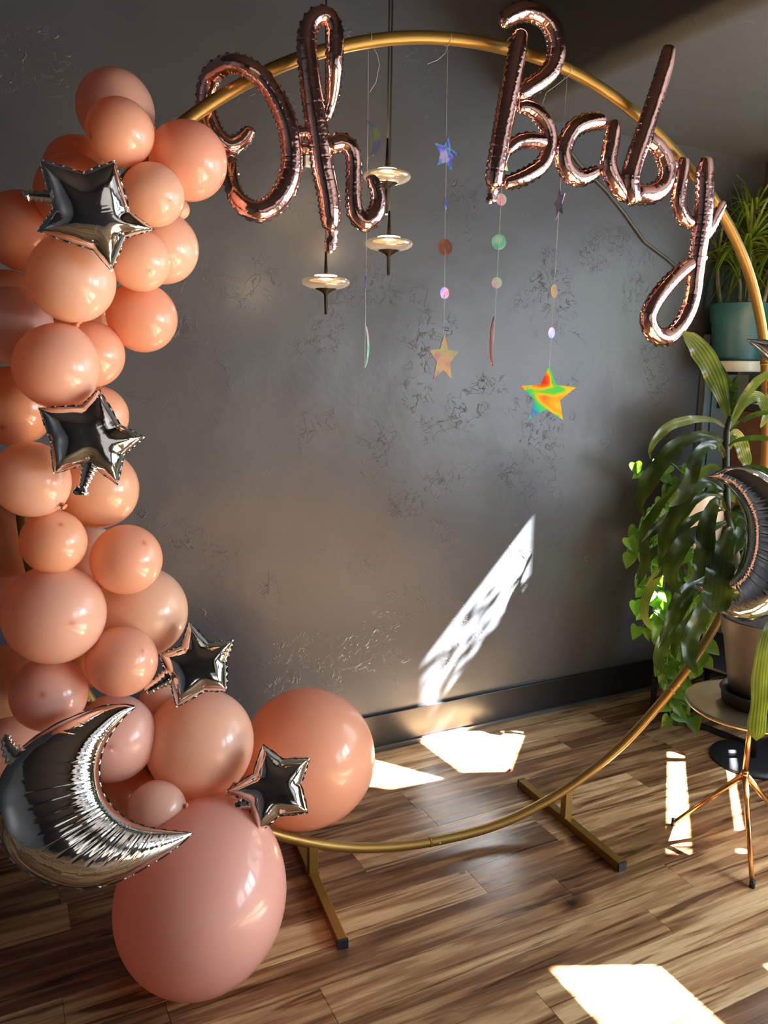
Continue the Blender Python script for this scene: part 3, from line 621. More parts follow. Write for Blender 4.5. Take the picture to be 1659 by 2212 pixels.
# ---------------------------------------------------------------- moons
def moon(outer,inner,t,label,tail,thick=0.62,seed=0,ridges=True):
    cx=sum(p[0] for p in outer+inner)/len(outer+inner); cy=sum(p[1] for p in outer+inner)/len(outer+inner)
    O=catmull(outer,3);I=catmull(inner,3)
    def res(L,n):
        S=[0]
        for i in range(1,len(L)): S.append(S[-1]+math.dist(L[i][:2],L[i-1][:2]))
        out=[];j=0
        for k in range(n):
            s=S[-1]*k/(n-1)
            while j<len(S)-2 and S[j+1]<s: j+=1
            u=(s-S[j])/max(1e-9,S[j+1]-S[j]); out.append((L[j][0]+(L[j+1][0]-L[j][0])*u,L[j][1]+(L[j+1][1]-L[j][1])*u))
        return out
    NU=360;NV=30; O=res(O,NU);I=res(I,NU)
    c0=P(cx,cy,t); root=empty('foil_moon_balloon',c0); tag(root,label,'foil balloon')
    v=-ray(cx,cy).normalized(); ux=(CR-v*CR.dot(v)).normalized(); uy=(CD-v*CD.dot(v)-ux*CD.dot(ux)).normalized(); s=pxs(t)
    rnd=random.Random(seed); ph=[rnd.uniform(-1,1) for _ in range(NU)]
    V=[];F=[];UV=[]
    for side in (1,-1):
        b0=len(V)
        for i in range(NU):
            wd=math.dist(O[i],I[i])
            for j in range(NV+1):
                w_=j/NV                      # 0 outer .. 1 inner
                x=O[i][0]+(I[i][0]-O[i][0])*w_; y=O[i][1]+(I[i][1]-O[i][1])*w_
                q=2*w_-1; q2=q*0.92+0.08*q*q*q
                h=wd*0.5*thick*2*math.sqrt(max(0,1-abs(q2)**2.2))**1.0*0.62
                rid=0.0045*(math.sin(i*1.05)+0.6*ph[i])*max(0,w_-0.35)**0.7 + 0.009*(math.exp(-((i%14)-7)**2/1.2))*-(1 if w_>0.3 else 0.35)
                rid+=0.015*math.sin(i*.33)*max(0,0.25-w_)*4
                h*=1+rid
                if j in (0,NV): h=0
                V.append(ux*((x-cx)*s)+uy*((y-cy)*s)+v*(side*h*s))
        for i in range(NU-1):
            for j in range(NV):
                a=b0+i*(NV+1)+j;b=a+1;c_=a+NV+2;d=a+NV+1; F.append((a,b,c_,d) if side==1 else (a,d,c_,b))
    # seam flange on the outer edge
    for L,sg in ((O,1),(I,1)):
        b0=len(V)
        for i in range(NU):
            a=L[max(i-2,0)];b=L[min(i+2,NU-1)]; tx=b[0]-a[0];ty=b[1]-a[1];LL=math.hypot(tx,ty) or 1; nx,ny=ty/LL,-tx/LL
            other=(I if L is O else O)[i]
            if (other[0]-L[i][0])*nx+(other[1]-L[i][1])*ny>0: nx,ny=-nx,-ny
            e=(2.6 if L is O else 1.6)+0.5*math.sin(i*.31)
            V.append(ux*((L[i][0]-cx)*s)+uy*((L[i][1]-cy)*s)); V.append(ux*((L[i][0]+nx*e-cx)*s)+uy*((L[i][1]+ny*e-cy)*s)+v*0.0006*math.sin(i*.31))
        for i in range(NU-1): a=b0+2*i; F.append((a,a+2,a+3,a+1))
    mesh('moon_body',V,F,M['silver'],root)
    if tail:
        c=catmull(tail,1.5);NS=16;V=[];F=[]
        for i,(x,y,r) in enumerate(c):
            a=c[max(i-1,0)];b=c[min(i+1,len(c)-1)]; tx=b[0]-a[0];ty=b[1]-a[1];L=math.hypot(tx,ty) or 1; nx,ny=-ty/L,tx/L; rr=r*(1+.15*math.sin(i*.9))
            for k in range(NS):
                th=2*math.pi*k/NS; V.append(ux*((x-cx+nx*math.cos(th)*rr)*s)+uy*((y-cy+ny*math.cos(th)*rr)*s)+v*((math.sin(th)*r*.6+10)*s))
        for i in range(len(c)-1):
            for k in range(NS): F.append((i*NS+k,i*NS+(k+1)%NS,(i+1)*NS+(k+1)%NS,(i+1)*NS+k))
        F.append(tuple(range(NS))); F.append(tuple((len(c)-1)*NS+k for k in range(NS)))
        mesh('filling_tail',V,F,M['silver'],root)
    return root
moon(c5([(548,465),(490,457),(400,470),(300,510),(200,565),(100,650),(45,745),(25,850),(42,960),(95,1065),(180,1140),(300,1195),(430,1213),(560,1185),(680,1125),(775,1065),(845,1003)]),
     c5([(548,465),(505,510),(462,575),(430,655),(424,740),(445,820),(490,885),(560,940),(640,972),(740,990),(845,1003)]),tring(190,1750)-.30,
     'big silver foil crescent moon balloon at the lower left of the garland',c5([(120,700,40),(85,690,44),(55,660,34),(35,620,20),(38,600,14)]),seed=5)
moon([(1538,1027),(1585,1008),(1640,1018),(1690,1060),(1720,1130),(1722,1210),(1695,1280),(1650,1325),(1600,1338),(1550,1318),(1507,1264)],
     [(1538,1027),(1572,1044),(1596,1080),(1609,1125),(1607,1180),(1590,1230),(1558,1258),(1507,1264)],1.93,
     'silver foil crescent moon balloon at the right frame edge, behind the broad plant leaves',None,seed=6)
rstar=star_balloon([(1617,733),(1712,690),(1790,760),(1760,860),(1668,850)],[(1680,738),(1748,745),(1752,800),(1712,835),(1672,785)],1.80,'silver foil star balloon at the right frame edge, one point in front of teal pot',[(1720,800,14),(1730,850,10),(1735,880,12)],seed=7)

# ---------------------------------------------------------------- pendant lamps
def pendant(px_,py_,t,hp,upy,corx,loy,label,ledend=False):
    c=P(px_,py_,t); s=pxs(t); o=empty('pendant_lamp',c); tag(o,label,'lamp','pendant lamps in front of the wall')
    k=s*52
    m=MB(); m.lathe([(0.0,.20*k),(.50*k,.20*k),(.58*k,.15*k),(.84*k,.12*k),(.96*k,.06*k),(1.0*k,-.04*k),(.95*k,-.13*k),(.80*k,-.22*k),(.55*k,-.29*k),(.45*k,-.30*k),(.42*k,-.22*k),(0,-.22*k)],(0,0,0),56); m.build('glass_disc',M['glass'],o)
    m=MB(); m.lathe([(0,.235*k),(.47*k,.235*k),(.47*k,.205*k),(0,.205*k)],(0,0,0),40); m.build('led_ring',M['led'],o)
    m=MB(); m.lathe([(0,-.225*k),(.43*k,-.225*k),(.44*k,-.31*k),(.30*k,-.37*k),(.14*k,-.46*k),(.085*k,-.53*k),(.08*k,-.56*k),(.055*k,-loy*s),(0,-loy*s)],(0,0,0),32); m.build('lower_spindle',M['bronze'],o)
    m=MB(); m.lathe([(0,.235*k),(.16*k,.24*k),(.10*k,.28*k),(.085*k,.32*k),(.035*k,upy*s),(0,upy*s)],(0,0,0),24); m.build('upper_spindle',M['bronze'],o)
    m=MB(); top=Vector((0,0,ZC-0.004-c.z)); m.tube([Vector((0,0,upy*s)),top],0.0026,8); m.build('cord',M['cord'],o)
    if ledend:
        m=MB(); m.lathe([(0,-loy*s-.002),(.05*k,-loy*s-.002),(.05*k,-loy*s),(0,-loy*s)],(0,0,0),16); m.build('tip_light',M['led'],o)
    l=bpy.data.lights.new('lamp_glow','POINT'); l.energy=1.6; l.color=(1.0,0.70,0.40); l.shadow_soft_size=0.02
    lo=bpy.data.objects.new('lamp_glow',l); COL.objects.link(lo); lo.parent=o; lo.location=(0,0,.32*k)
    return o
pendant(836,380,2.03,0,76,831,78,'pendant lamp with glowing glass disc, highest of the three, overlapped by letter h',True)
pendant(840,525,2.22,0,66,838,67,'pendant lamp with a glowing glass disc hanging straight under the highest one')
pendant(704,608,2.05,0,66,704,69,'pendant lamp with glowing glass disc, the left one, below the tail of letter h')

# ---------------------------------------------------------------- hanging garlands
def flat_shape(name,outline,c,nrm,mat,root,thick=0.0006,label=None):
    nrm=Vector(nrm).normalized(); up=Vector((0,0,1)); u=up.cross(nrm).normalized(); w_=nrm.cross(u)
    n=len(outline); V=[c+u*x+w_*y+nrm*thick for x,y in outline]+[c+u*x+w_*y-nrm*thick for x,y in outline]
    ct=len(V); V+=[c+nrm*thick,c-nrm*thick]; F=[]
    cxx=sum(p[0] for p in outline)/n; cyy=sum(p[1] for p in outline)/n
    F=[tuple(range(n)),tuple(range(2*n-1,n-1,-1))]+[(i,n+i,n+(i+1)%n,(i+1)%n) for i in range(n)]
    V=V[:2*n]
    me=bpy.data.meshes.new(name); me.from_pydata([tuple(q-root.location) for q in V],[],F); me.materials.append(mat); o=bpy.data.objects.new(name,me); COL.objects.link(o); o.parent=root
    if label: o['label']=label
    return o
def star_out(R,r,rot=0): return [((R if k%2==0 else r)*math.sin(math.pi*k/5+rot),(R if k%2==0 else r)*math.cos(math.pi*k/5+rot)) for k in range(10)]
def disc_out(r): return [(r*math.cos(2*math.pi*k/32),r*math.sin(2*math.pi*k/32)) for k in range(32)]
def cres_out(h,w_,rot=0,flip=1):
    pts=[]
    for k in range(21):
        a=math.radians(-68+136*k/20)*1.25; pts.append((flip*(math.cos(a)*h*.5-h*.1),math.sin(a)*h*.5))
    for k in range(1,20):
        a=math.radians(68-136*k/20)*1.25; pts.append((flip*(math.cos(a)*h*.5*0.62-h*.1-h*.02),math.sin(a)*h*.5))
    c,s=math.cos(rot),math.sin(rot); return [(x*c-y*s,x*s+y*c) for x,y in pts]
def garland(xt,yt,xb,yb,items,label,loose=None):
    off=0.0; t0=tring(xt,yt); top=PR(xt,yt,0); s=pxs(t0)
    root=empty('hanging_garland',top); tag(root,label,'hanging decoration','holographic shapes on strings under the hoop')
    ys=[]; 
    def at(y):
        x=xt+(xb-xt)*(y-yt)/(yb-yt); return P(x,y,t0+ (tring(x,y)-t0)*0.3)
    m=MB(); m.tube([at(yt+(yb-yt)*k/12)+Vector((R_.uniform(-.0006,.0006),0,0))-top for k in range(13)],0.00055,6)
    # loop around hoop
    m.tube([Vector((0.001*math.cos(a),0.0145*math.sin(a),0.0145*math.cos(a)+0.012)) for a in [k*math.pi/8 for k in range(17)]],0.0006,6)
    m.build('string',M['string'],root)
    if loose:
        m=MB(); m.tube([PR(x,y,0.002)-top for x,y in loose],0.00055,6); m.build('loose_end',M['string'],root)
    for (kind,y,h,asp,mat,rot) in items:
        c=at(y); v=-ray(xt,y); v.z=0; v.normalize(); yawr=math.acos(max(0.03,min(1,asp)))*(1 if rot>=0 else -1)
        nr=Vector((v.x*math.cos(yawr)-v.y*math.sin(yawr),v.x*math.sin(yawr)+v.y*math.cos(yawr),0)); hh=h*pxs(t0)
        if kind=='star': out=star_out(hh*.53,hh*.24,rot); nm='star_charm'
        elif kind=='disc': out=disc_out(hh*.5); nm='disc_charm'
        else: out=cres_out(hh,hh,0.0 if kind=='moon' else 0.1,1 if kind=='moon' else -1); nm='moon_charm'
        flat_shape(nm,out,c,nr,M[mat],root)
garland(796,100,788,792,[('moon',301,76,.95,'holo_dim',.01),('disc',610,26,.12,'holo_blue',.1),('moon',748,94,.24,'holo_green',.1)],'leftmost string of holographic shapes, with crescents, crossing the edge of the pendant lamps',[(805,100),(815,118),(820,140),(812,178),(798,200)])
garland(967,98,958,770,[('star',333,74,.75,'holo_blue',.15),('disc',440,26,.25,'holo_blue',.1),('disc',534,34,.95,'holo_bronze',.1),('disc',633,25,.8,'holo_pink',.1),('star',775,104,.62,'holo_bronze',.02)],'second garland string from the left, blue star on top, bronze star at bottom',[(967,98),(962,115),(945,130),(924,138)])
garland(1100,108,1066,740,[('star',352,60,.5,'holo_green',-.2),('disc',431,25,.9,'holo_green',.1),('disc',523,33,.95,'holo_green',.1),('disc',611,24,.95,'holo_green',.1),('moonr',738,110,.16,'holo_red',.1)],'third garland string from the left, green discs and dark red crescent under letter B')
garland(1225,165,1186,800,[('star',440,68,.35,'holo_blue',-.12),('disc',629,30,.5,'holo_bronze',.1),('disc',719,24,.6,'holo_pink',.1),('star',855,124,.97,'holo_rainbow',.01)],'rightmost string of holographic shapes, ending in the large bright rainbow star',[(1225,166),(1205,182),(1180,200),(1172,225)])

# ---------------------------------------------------------------- small wall things
c=onplane(664,350,1,YW); m=MB(); m.box((c.x-.012,YW-.016,c.z-.016),(c.x+.012,YW-.0005,c.z+.016)); wb=bevel(m.build('wall_hook',M['white'],None,False),0.003,3); tag(wb,'small white plastic hook on the dark wall between the letters O and h','hook')
m=MB(); m.tube([Vector((c.x,YW-.017,c.z+.004)),Vector((c.x,YW-.026,c.z-.004)),Vector((c.x,YW-.028,c.z-.01)),Vector((c.x,YW-.022,c.z-.013))],.0028,8); h_=m.build('hook_arm',M['white'],wb)
m=MB(); cp=[(1162,213),(1205,290),(1250,352),(1310,412),(1350,462),(1392,522),(1440,558),(1466,582),(1500,600)]
m.tube([onplane(x,y,1,YW-0.006) for x,y in cp],0.0055,8); tag(m.build('wall_cable',simple('dark_grey_cable',(0.05,0.052,0.05),0.4)),'dark grey cable running diagonally down the wall behind the letters a and y','cable')
m=MB(); c=onplane(1103,1663,2,0.006); m.tube([c+Vector((-.006,0,0)),c+Vector((.004,.003,.001)),c+Vector((.007,.008,0))],[.004,.0045,.003],8); tag(m.build('red_scrap',M['red']),'tiny red scrap on the floor at the corner of the sunny patch by the wall','scrap')
c=onplane(999,1886,2,0.0006); V=[c+Vector((0.008*math.cos(a)*(1+.3*math.sin(3*a)),0.006*math.sin(a)*(1+.4*math.cos(2*a)),0)) for a in [k*math.pi/12 for k in range(24)]]
o=mesh('floor_stain',V,[tuple(range(24))],M['stain'],None,False); tag(o,'small dried brown drip on a plank in front of the hoop','stain')

# ---------------------------------------------------------------- leaves
def ribbon(m,pts,hw,t0,t1,fold=0.25,wave=0.0,blunt=0.6,twist=0.0,n=26,seed=0):
    """strap leaf through traced pixels; depth runs t0..t1"""
    rnd=random.Random(seed); c=catmull([(p[0],p[1]) for p in pts],4); N_=len(c)
    idx=[int(round(k*(N_-1)/(n-1))) for k in range(n)]
    W=[]
    for k,i in enumerate(idx):
        u=k/(n-1); W.append(P(c[i][0],c[i][1],t0+(t1-t0)*u))
    V=[];uv=[];F=[];NW=7
    for k in range(n):
        u=k/(n-1); T=(W[min(k+1,n-1)]-W[max(k-1,0)]).normalized(); v=-(W[k]-Vector((0,0,H))).normalized()
        S=T.cross(v)
        S=S.normalized() if S.length>1e-5 else Vector((1,0,0)); Nn=S.cross(T).normalized()
        if twist: 
            q=Matrix.Rotation(twist*(0.3+u),3,T); S=q@S; Nn=q@Nn
        prof=(min(1,(u/0.45)**0.8)*0.85+0.15)*(1-max(0,(u-blunt)/(1-blunt))**2.0)
        wd=max(hw*pxs(t0)*prof,0.0004)
        for j in range(NW):
            x=2*j/(NW-1)-1
            z=abs(x)*fold*wd+ wave*wd*abs(x)**2*math.sin(u*22+seed+ (0 if x>0 else 1.4))
            V.append(W[k]+S*(x*wd)+Nn*z); uv.append(((x+1)/2,u))
    for k in range(n-1):
        for j in range(NW-1): a=k*NW+j; F.append((a,a+1,a+NW+1,a+NW))
    m.add(V,F,uv)
def q7(L): return [(1200+x/3.614,700+y/3.614) for x,y in L]
def q8(L): return [(1300+x/2.457,1000+y/2.457) for x,y in L]

# stool, pot and corn plant
SC=Vector((1.825,1.365,0)); 
def zat(px_,py_,X):   # height of pixel row above the floor point X
    r=ray(px_,py_); t=(X.x*CF.x+X.y*CF.y)/((r.x*CF.x+r.y*CF.y)); return H+r.z*t
ztop=zat(1612,1520,SC); zhub=zat(1606,1672,SC)
stool=empty('gold_side_table',SC); tag(stool,'small round brass side table on a thin copper tripod, under the dark potted plant','table')
m=MB(); r=0.172; prof=[(0,.006)]+[(r*(k/24),.006+ (0.0004 if k%2 else 0)) for k in range(1,24)]+[(r,.006),(r+.002,.003),(r+.002,-.001),(r-.002,-.004),(0,-.004)]
m.lathe(prof,(0,0,ztop-.006),64); m.build('table_top',M['tabletop'],stool)
m=MB(); m.tube([(0,0,zhub-.01),(0,0,ztop-.01)],.0075,14); m.build('post',M['copper'],stool)
m=MB(); m.lathe([(0,.012),(.010,.010),(.012,0),(.010,-.012),(0,-.014)],(0,0,zhub),18); m.build('hub',M['copper'],stool)
for (x,y) in ((1.730,1.511),(1.697,1.214),(2.03,1.37)):
    d=Vector((x,y,.008))-SC; m=MB(); m.tube([(0,0,zhub),d*0.999],[.0085,.006],12); lg=m.build('leg',M['copper'],stool)
    m=MB(); m.tube([d+Vector((0,0,-.007)),d+Vector((0,0,.012))],.0075,12); m.build('rubber_foot',M['cap'],lg)
PC=SC+Vector((0.022,-0.003,ztop))
plant=empty('potted_corn_plant',PC); tag(plant,'tall broad-leaved plant in a taupe pot on the brass side table','potted plant')
m=MB(); m.lathe([(0,.001),(.088,.001),(.096,.006),(.100,.030),(.104,.034),(.099,.040),(.092,.034),(.0,.030)],(0,0,0),56); m.build('saucer',M['greypot'],plant)
zr=zat(1640,1335,SC)-PC.z; m=MB(); m.lathe([(0,.012),(.074,.012),(.078,.02),(.108,zr-.055),(.112,zr-.052),(.118,zr-.004),(.121,zr),(.117,zr+.002),(.112,zr-.004),(.108,zr-.03),(0,zr-.03)],(0,0,0),64); pt=m.build('pot',M['greypot'],plant); sharp(pt,60)
m=MB(); m.lathe([(0,zr-.018),(.06,zr-.014),(.112,zr-.02)],(0,0,0),32); m.build('soil',M['soil'],plant)
tp=(PC-Vector((0,0,H))).dot(CF)/1.0
t_p=(Vector((PC.x,PC.y,1.0))-Vector((0,0,H))).dot(CF)
def attach(o,root): o.matrix_parent_inverse=Matrix.Translation(-root.location); return o
m=MB(); sp=[(1577,900),(1570,930),(1568,960),(1568,1000),(1569,1046),(1571,1110),(1580,1154),(1590,1200),(1604,1270),(1622,1340)]
m.tube([P(x,y,t_p) for x,y in sp],[.006,.008,.009,.009,.009,.009,.010,.010,.011,.012],12); attach(m.build('stem',M['darkstem'],plant),plant)
T=t_p
leaf=[ # pts, hw, t0, t1, pale
(q7([(1350,740),(1300,560),(1215,350),(1110,180),(990,55)]),25,T,T-.02,1,.72),
(q7([(1355,720),(1345,560),(1300,400),(1245,265)]),14,T+.02,T+.05,0,.6),
(q7([(1365,720),(1375,600),(1395,480),(1415,405)]),13,T,T,0,.6),
(q7([(1370,760),(1440,620),(1540,480),(1659,385),(1800,330)]),11,T,T-.15,1,.6),
(q7([(1325,810),(1230,750),(1060,745),(900,790),(790,890),(735,1000),(750,1065)]),12,T,T-.05,1,.6),
(q7([(1320,930),(1190,868),(1030,900),(900,1000),(790,1140),(690,1300),(660,1420),(700,1505)]),21,T,T-.10,0,.7),
(q7([(1335,970),(1400,915),(1520,890),(1660,895),(1750,930)]),7,T,T-.10,0,.6),
(q7([(1335,1070),(1270,950),(1160,965),(1085,1080),(1050,1220),(980,1340),(880,1425)]),17,T,T-.14,0,.75),
(q7([(1335,1190),(1240,1110),(1130,1180),(1080,1330),(1010,1480),(940,1640)]),14,T,T+.05,1,.7),
(q7([(1340,1215),(1430,1150),(1560,1135),(1720,1180)]),11,T,T-.12,0,.7),
(q7([(1330,1300),(1200,1230),(1080,1290),(960,1440),(870,1640),(835,1830)]),18,T,T-.16,0,.75),
(q7([(1345,1235),(1440,1195),(1560,1240),(1680,1370),(1740,1480)]),22,T,T-.12,0,.7),
(q7([(1325,1350),(1200,1325),(1060,1390),(900,1490),(760,1620),(670,1700)]),13,T,T-.06,0,.7),
(q7([(1340,1480),(1275,1380),(1220,1440),(1175,1600),(1160,1780),(1120,1920),(1040,2010)]),22,T,T-.14,0,.75),
(q7([(1375,1590),(1345,1650),(1300,1800),(1275,1980),(1260,2120),(1235,2250)]),32,T-.02,T-.22,0,.88),
(q7([(1350,1540),(1220,1590),(1060,1650),(950,1790),(900,1950),(940,2060),(985,2115)]),20,T,T-.18,0,.65),
(q7([(1310,1550),(1150,1600),(950,1680),(790,1770),(690,1870),(630,2000)]),13,T,T-.02,0,.7),
(q7([(1380,1450),(1460,1430),(1560,1460),(1680,1560)]),14,T,T-.15,0,.7),
(q7([(1375,1560),(1410,1450),(1470,1430),(1480,1560),(1430,1700),(1395,1800)]),18,T,T-.06,0,.7),
(q7([(1360,980),(1385,860),(1430,900),(1470,1010),(1500,1130)]),17,T+.03,T+.08,1,.7),
(q7([(1355,840),(1450,760),(1560,705),(1700,680)]),7,T,T-.1,0,.7),
(q7([(1360,820),(1470,620),(1580,570),(1650,680),(1600,810)]),14,T+.02,T+.05,1,.7),
(q8([(650,600),(590,700),(530,800),(470,930),(465,1040),(510,1125)]),21,T-.02,T-.22,0,.7),
(q8([(640,560),(520,620),(420,700),(370,820),(330,920),(300,985)]),15,T,T-.12,0,.7),
(q8([(600,640),(480,700),(370,860),(310,1000),(300,1070),(345,1130)]),16,T,T-.08,0,.7),
(q8([(600,640),(520,790),(430,900),(390,990),(392,1045)]),17,T,T-.10,0,.7),
(q8([(980,720),(900,860),(868,980),(850,1120),(838,1300),(820,1475)]),21,T-.10,T-.24,1,.9),
(q8([(480,350),(360,500),(270,640),(230,740),(232,830),(268,893)]),12,T,T-.06,1,.7),
(q8([(420,100),(320,210),(245,330),(225,440),(235,520),(190,655)]),14,T,T-.04,0,.7),
(q8([(640,420),(540,560),(460,720),(425,830),(405,920)]),15,T,T-.02,1,.7),
(q8([(640,250),(560,260),(470,310),(400,380),(330,480),(300,560)]),12,T,T-.08,0,.7),
(q8([(560,130),(460,240),(380,320),(330,420),(320,560),(270,620)]),15,T,T-.04,0,.7),
(q8([(700,320),(760,260),(830,250),(920,330)]),14,T,T-.10,0,.7),
(q8([(690,120),(760,70),(840,60),(940,120)]),13,T,T-.10,0,.7),
(q8([(690,420),(740,300),(745,420),(720,470)]),14,T,T+.02,0,.7),
(q8([(700,180),(650,110),(560,100),(490,160),(420,260),(400,340)]),11,T,T-.02,1,.7),
]
mA=MB();mB=MB()
for i,(pts,hw,t0,t1,pale,bl) in enumerate(leaf): ribbon(mB if pale else mA,pts,hw*.85,t0,t1,0.25,0.30,bl,R_.uniform(-.35,.35),30,i)
attach(mA.build('foliage',M['corn'],plant,uv=True),plant)
o=attach(mB.build('foliage',M['cornpale'],plant,uv=True),plant); o['label']='pale striped leaves'

m=MB(); a_=PC+Vector((.045,-.02,.20)); m.tube([a_-rstar.location,rstar.location+Vector((0,0,-.05))-rstar.location],.0022,8); m.build('balloon_stick',M['string'],rstar)
rmoon=[o for o in COL.objects if o.name.startswith('foil_moon_balloon')][-1]
m=MB(); m.tube([a_+Vector((-.02,.01,0))-rmoon.location,Vector((.03,0,-.06))],.0022,8); m.build('balloon_stick',M['string'],rmoon)
# black pedestal base behind the table
bc=onplane(1627,1641,2,0.0); ped=empty('pedestal_stand',(bc.x,bc.y,0)); tag(ped,'black pedestal stand with a flat round base on the floor behind the copper tripod','stand')
m=MB(); m.lathe([(0,.012),(.10,.012),(.138,.009),(.142,.004),(.140,0),(0,0)],(0,0,0),64); m.build('round_base',M['blackmetal'],ped)
m=MB(); m.tube([(0,0,.01),(0,0,.52)],.011,14); m.build('post',M['blackmetal'],ped)
m=MB(); m.lathe([(0,.53),(.11,.53),(.112,.52),(.11,.514),(0,.514)],(0,0,0),40); m.build('top_plate',M['blackmetal'],ped)
# low black metal plant stand
A=Vector((2.275,2.14,0));ux=Vector((0.94,0.20,0)).normalized();uy=Vector((.20,-.94,0)).normalized()
ps=empty('metal_plant_stand',A); tag(ps,'low black metal plant stand by the corner carrying the trailing plant in the white pot','plant stand')
W_,D_,HT=.40,.42,.66
cor=[Vector((0,0,0)),ux*W_,ux*W_+uy*D_,uy*D_]
for q in cor:
    m=MB(); m.beam(q,q+Vector((0,0,HT)),.016,.016,up=(1,0,0)); m.build('leg',M['blackmetal'],ps,False)
for k in range(4):
    a=cor[k];b=cor[(k+1)%4]
    for z in ((.010,HT-.01) if k!=0 else (HT-.01,)):
        m=MB(); m.beam(a+Vector((0,0,z)),b+Vector((0,0,z)),.016,.016); m.build('rail',M['blackmetal'],ps,False)
m=MB(); z=HT-.002
V=[q+Vector((0,0,h)) for h in (HT-.002,HT+.008) for q in cor]; m.add(V,[(3,2,1,0),(4,5,6,7),(0,1,5,4),(1,2,6,5),(2,3,7,6),(3,0,4,7)]); m.build('shelf',M['blackmetal'],ps,False)
ZS=HT+.0085
m=MB(); V=[q*0.98+ux*.004+uy*.004+Vector((0,0,h)) for h in (.235,.245) for q in cor]; m.add(V,[(3,2,1,0),(4,5,6,7),(0,1,5,4),(1,2,6,5),(2,3,7,6),(3,0,4,7)]); m.build('shelf',M['blackmetal'],ps,False)
# brown cabinet box
bxc=Vector((2.50,1.955,ZS)); box=empty('brown_box',bxc); tag(box,'tall brown leather-covered box with a black lid at the right, behind the plant leaves','box')
m=MB(); m.box((-.085,-.085,0),(.085,.085,.515)); bevel(m.build('box_body',M['leather'],box,False),.008,3)
m=MB(); m.box((-.11,-.11,.516),(.11,.11,.538)); bevel(m.build('lid',M['blackmetal'],box,False),.003,2)
# white pot with pothos
wp=Vector((2.36,2.075,ZS)); pot=empty('potted_pothos',wp); tag(pot,'trailing heart-leaved plant spilling from a white pot on the low black stand','potted plant')
m=MB(); m.lathe([(0,0),(.072,0),(.080,.01),(.100,.20),(.105,.215),(.100,.22),(.094,.21),(.092,.19),(0,.19)],(0,0,0),56); m.build('pot',M['whiteglaze'],pot)
m=MB(); m.lathe([(0,.197),(.05,.20),(.093,.192)],(0,0,0),24); m.build('soil',M['soil'],pot)
def heart(m,c,size,nrm,up,curl=.15):
    nrm=Vector(nrm).normalized(); up=Vector(up); up=(up-nrm*up.dot(nrm)).normalized(); u=up.cross(nrm)
    pr=[(0,0),(.20,-.10),(.38,-.08),(.50,.10),(.50,.32),(.40,.58),(.22,.84),(0,1.10)]
    V=[];F=[];uv=[]
    mid=[(0,0),(0,.05),(0,.10),(0,.2),(0,.36),(0,.6),(0,.85),(0,1.1)]
    for k in range(8):
        for s_ in (-1,-.5,0,.5,1):
            x=pr[k][0]*abs(s_); y=mid[k][1]+(pr[k][1]-mid[k][1])*abs(s_)
            X=x*(1 if s_>0 else -1 if s_<0 else 0); z=abs(X)*.35-curl*y*y
            V.append(c+(u*X+up*-y+nrm*z)*size); uv.append(((s_+1)/2,y))
    for k in range(7):
        for j in range(4): a=k*5+j; F.append((a,a+1,a+6,a+5))
    m.add(V,F,uv)
mv=MB(); ml=MB(); rp=random.Random(11)
tw=(wp-Vector((0,0,H))).dot(CF)
vines=[[(1500,1085),(1460,1060),(1430,1090),(1400,1160),(1395,1240),(1400,1320),(1385,1360)],
[(1500,1085),(1470,1070),(1445,1130),(1440,1220),(1432,1300),(1430,1370)],
[(1510,1085),(1500,1110),(1495,1200),(1478,1280),(1470,1360),(1468,1450),(1465,1520)],
[(1495,1080),(1440,1040),(1400,1020),(1375,1030)],
[(1505,1085),(1480,1030),(1450,1000),(1425,1000)],
[(1515,1090),(1530,1160),(1525,1260),(1520,1350),(1515,1440)],
[(1500,1090),(1420,1110),(1378,1150),(1355,1185)],
[(1520,1080),(1560,1050),(1600,1020)],
[(1505,1090),(1460,1180),(1455,1280),(1450,1400),(1455,1500),(1485,1565)],
[(1510,1085),(1420,1150),(1410,1280),(1440,1390),(1440,1480),(1452,1560)]]
for vi,vp in enumerate(vines):
    c=catmull(vp,6); n=len(c); dt=rp.uniform(-.16,.0); pts=[P(x,y,tw+ dt*min(1,i/(n*.25))) for i,(x,y) in enumerate(c)]
    mv.tube(pts,.0022,6)
    i=3
    while i<n:
        side=rp.choice((-1,1)); base=pts[i]; v=-ray(*c[i]).normalized()
        ang=rp.uniform(-.9,.9); up=Vector((0,0,1))+CR*(-side*rp.uniform(.3,1.1)); nr=(v+CR*rp.uniform(-.5,.8)+Vector((0,0,rp.uniform(0,.9)))).normalized()
        sz=rp.uniform(.032,.055); st=base+CR*side*rp.uniform(.006,.02)+Vector((0,0,rp.uniform(-.006,.012)))
        mv.tube([base,(base+st)/2+Vector((0,0,.004)),st],.0011,5)
        heart(ml,st,sz,nr,up,rp.uniform(0,.3)); i+=rp.choice((1,2,2,3))
for (x,y,s_) in ((1357,1172,.05),(1362,1208,.05),(1372,1010,.045),(1375,1310,.05),(1478,1545,.05),(1495,1560,.055),(1430,1290,.06),(1440,1330,.055),(1515,1420,.06),(1470,1430,.06),(1465,1345,.06)):
    heart(ml,P(x,y-10,tw-.10),s_,-ray(x,y)+Vector((0,0,.4)),Vector((0,0,1))+CR*rp.uniform(-.8,.8))
attach(mv.build('vines',leafmat('vine_green',(0.12,0.22,0.04),(0.22,0.34,0.08)),pot,uv=True),pot); attach(ml.build('foliage',M['pothos'],pot,uv=True),pot)
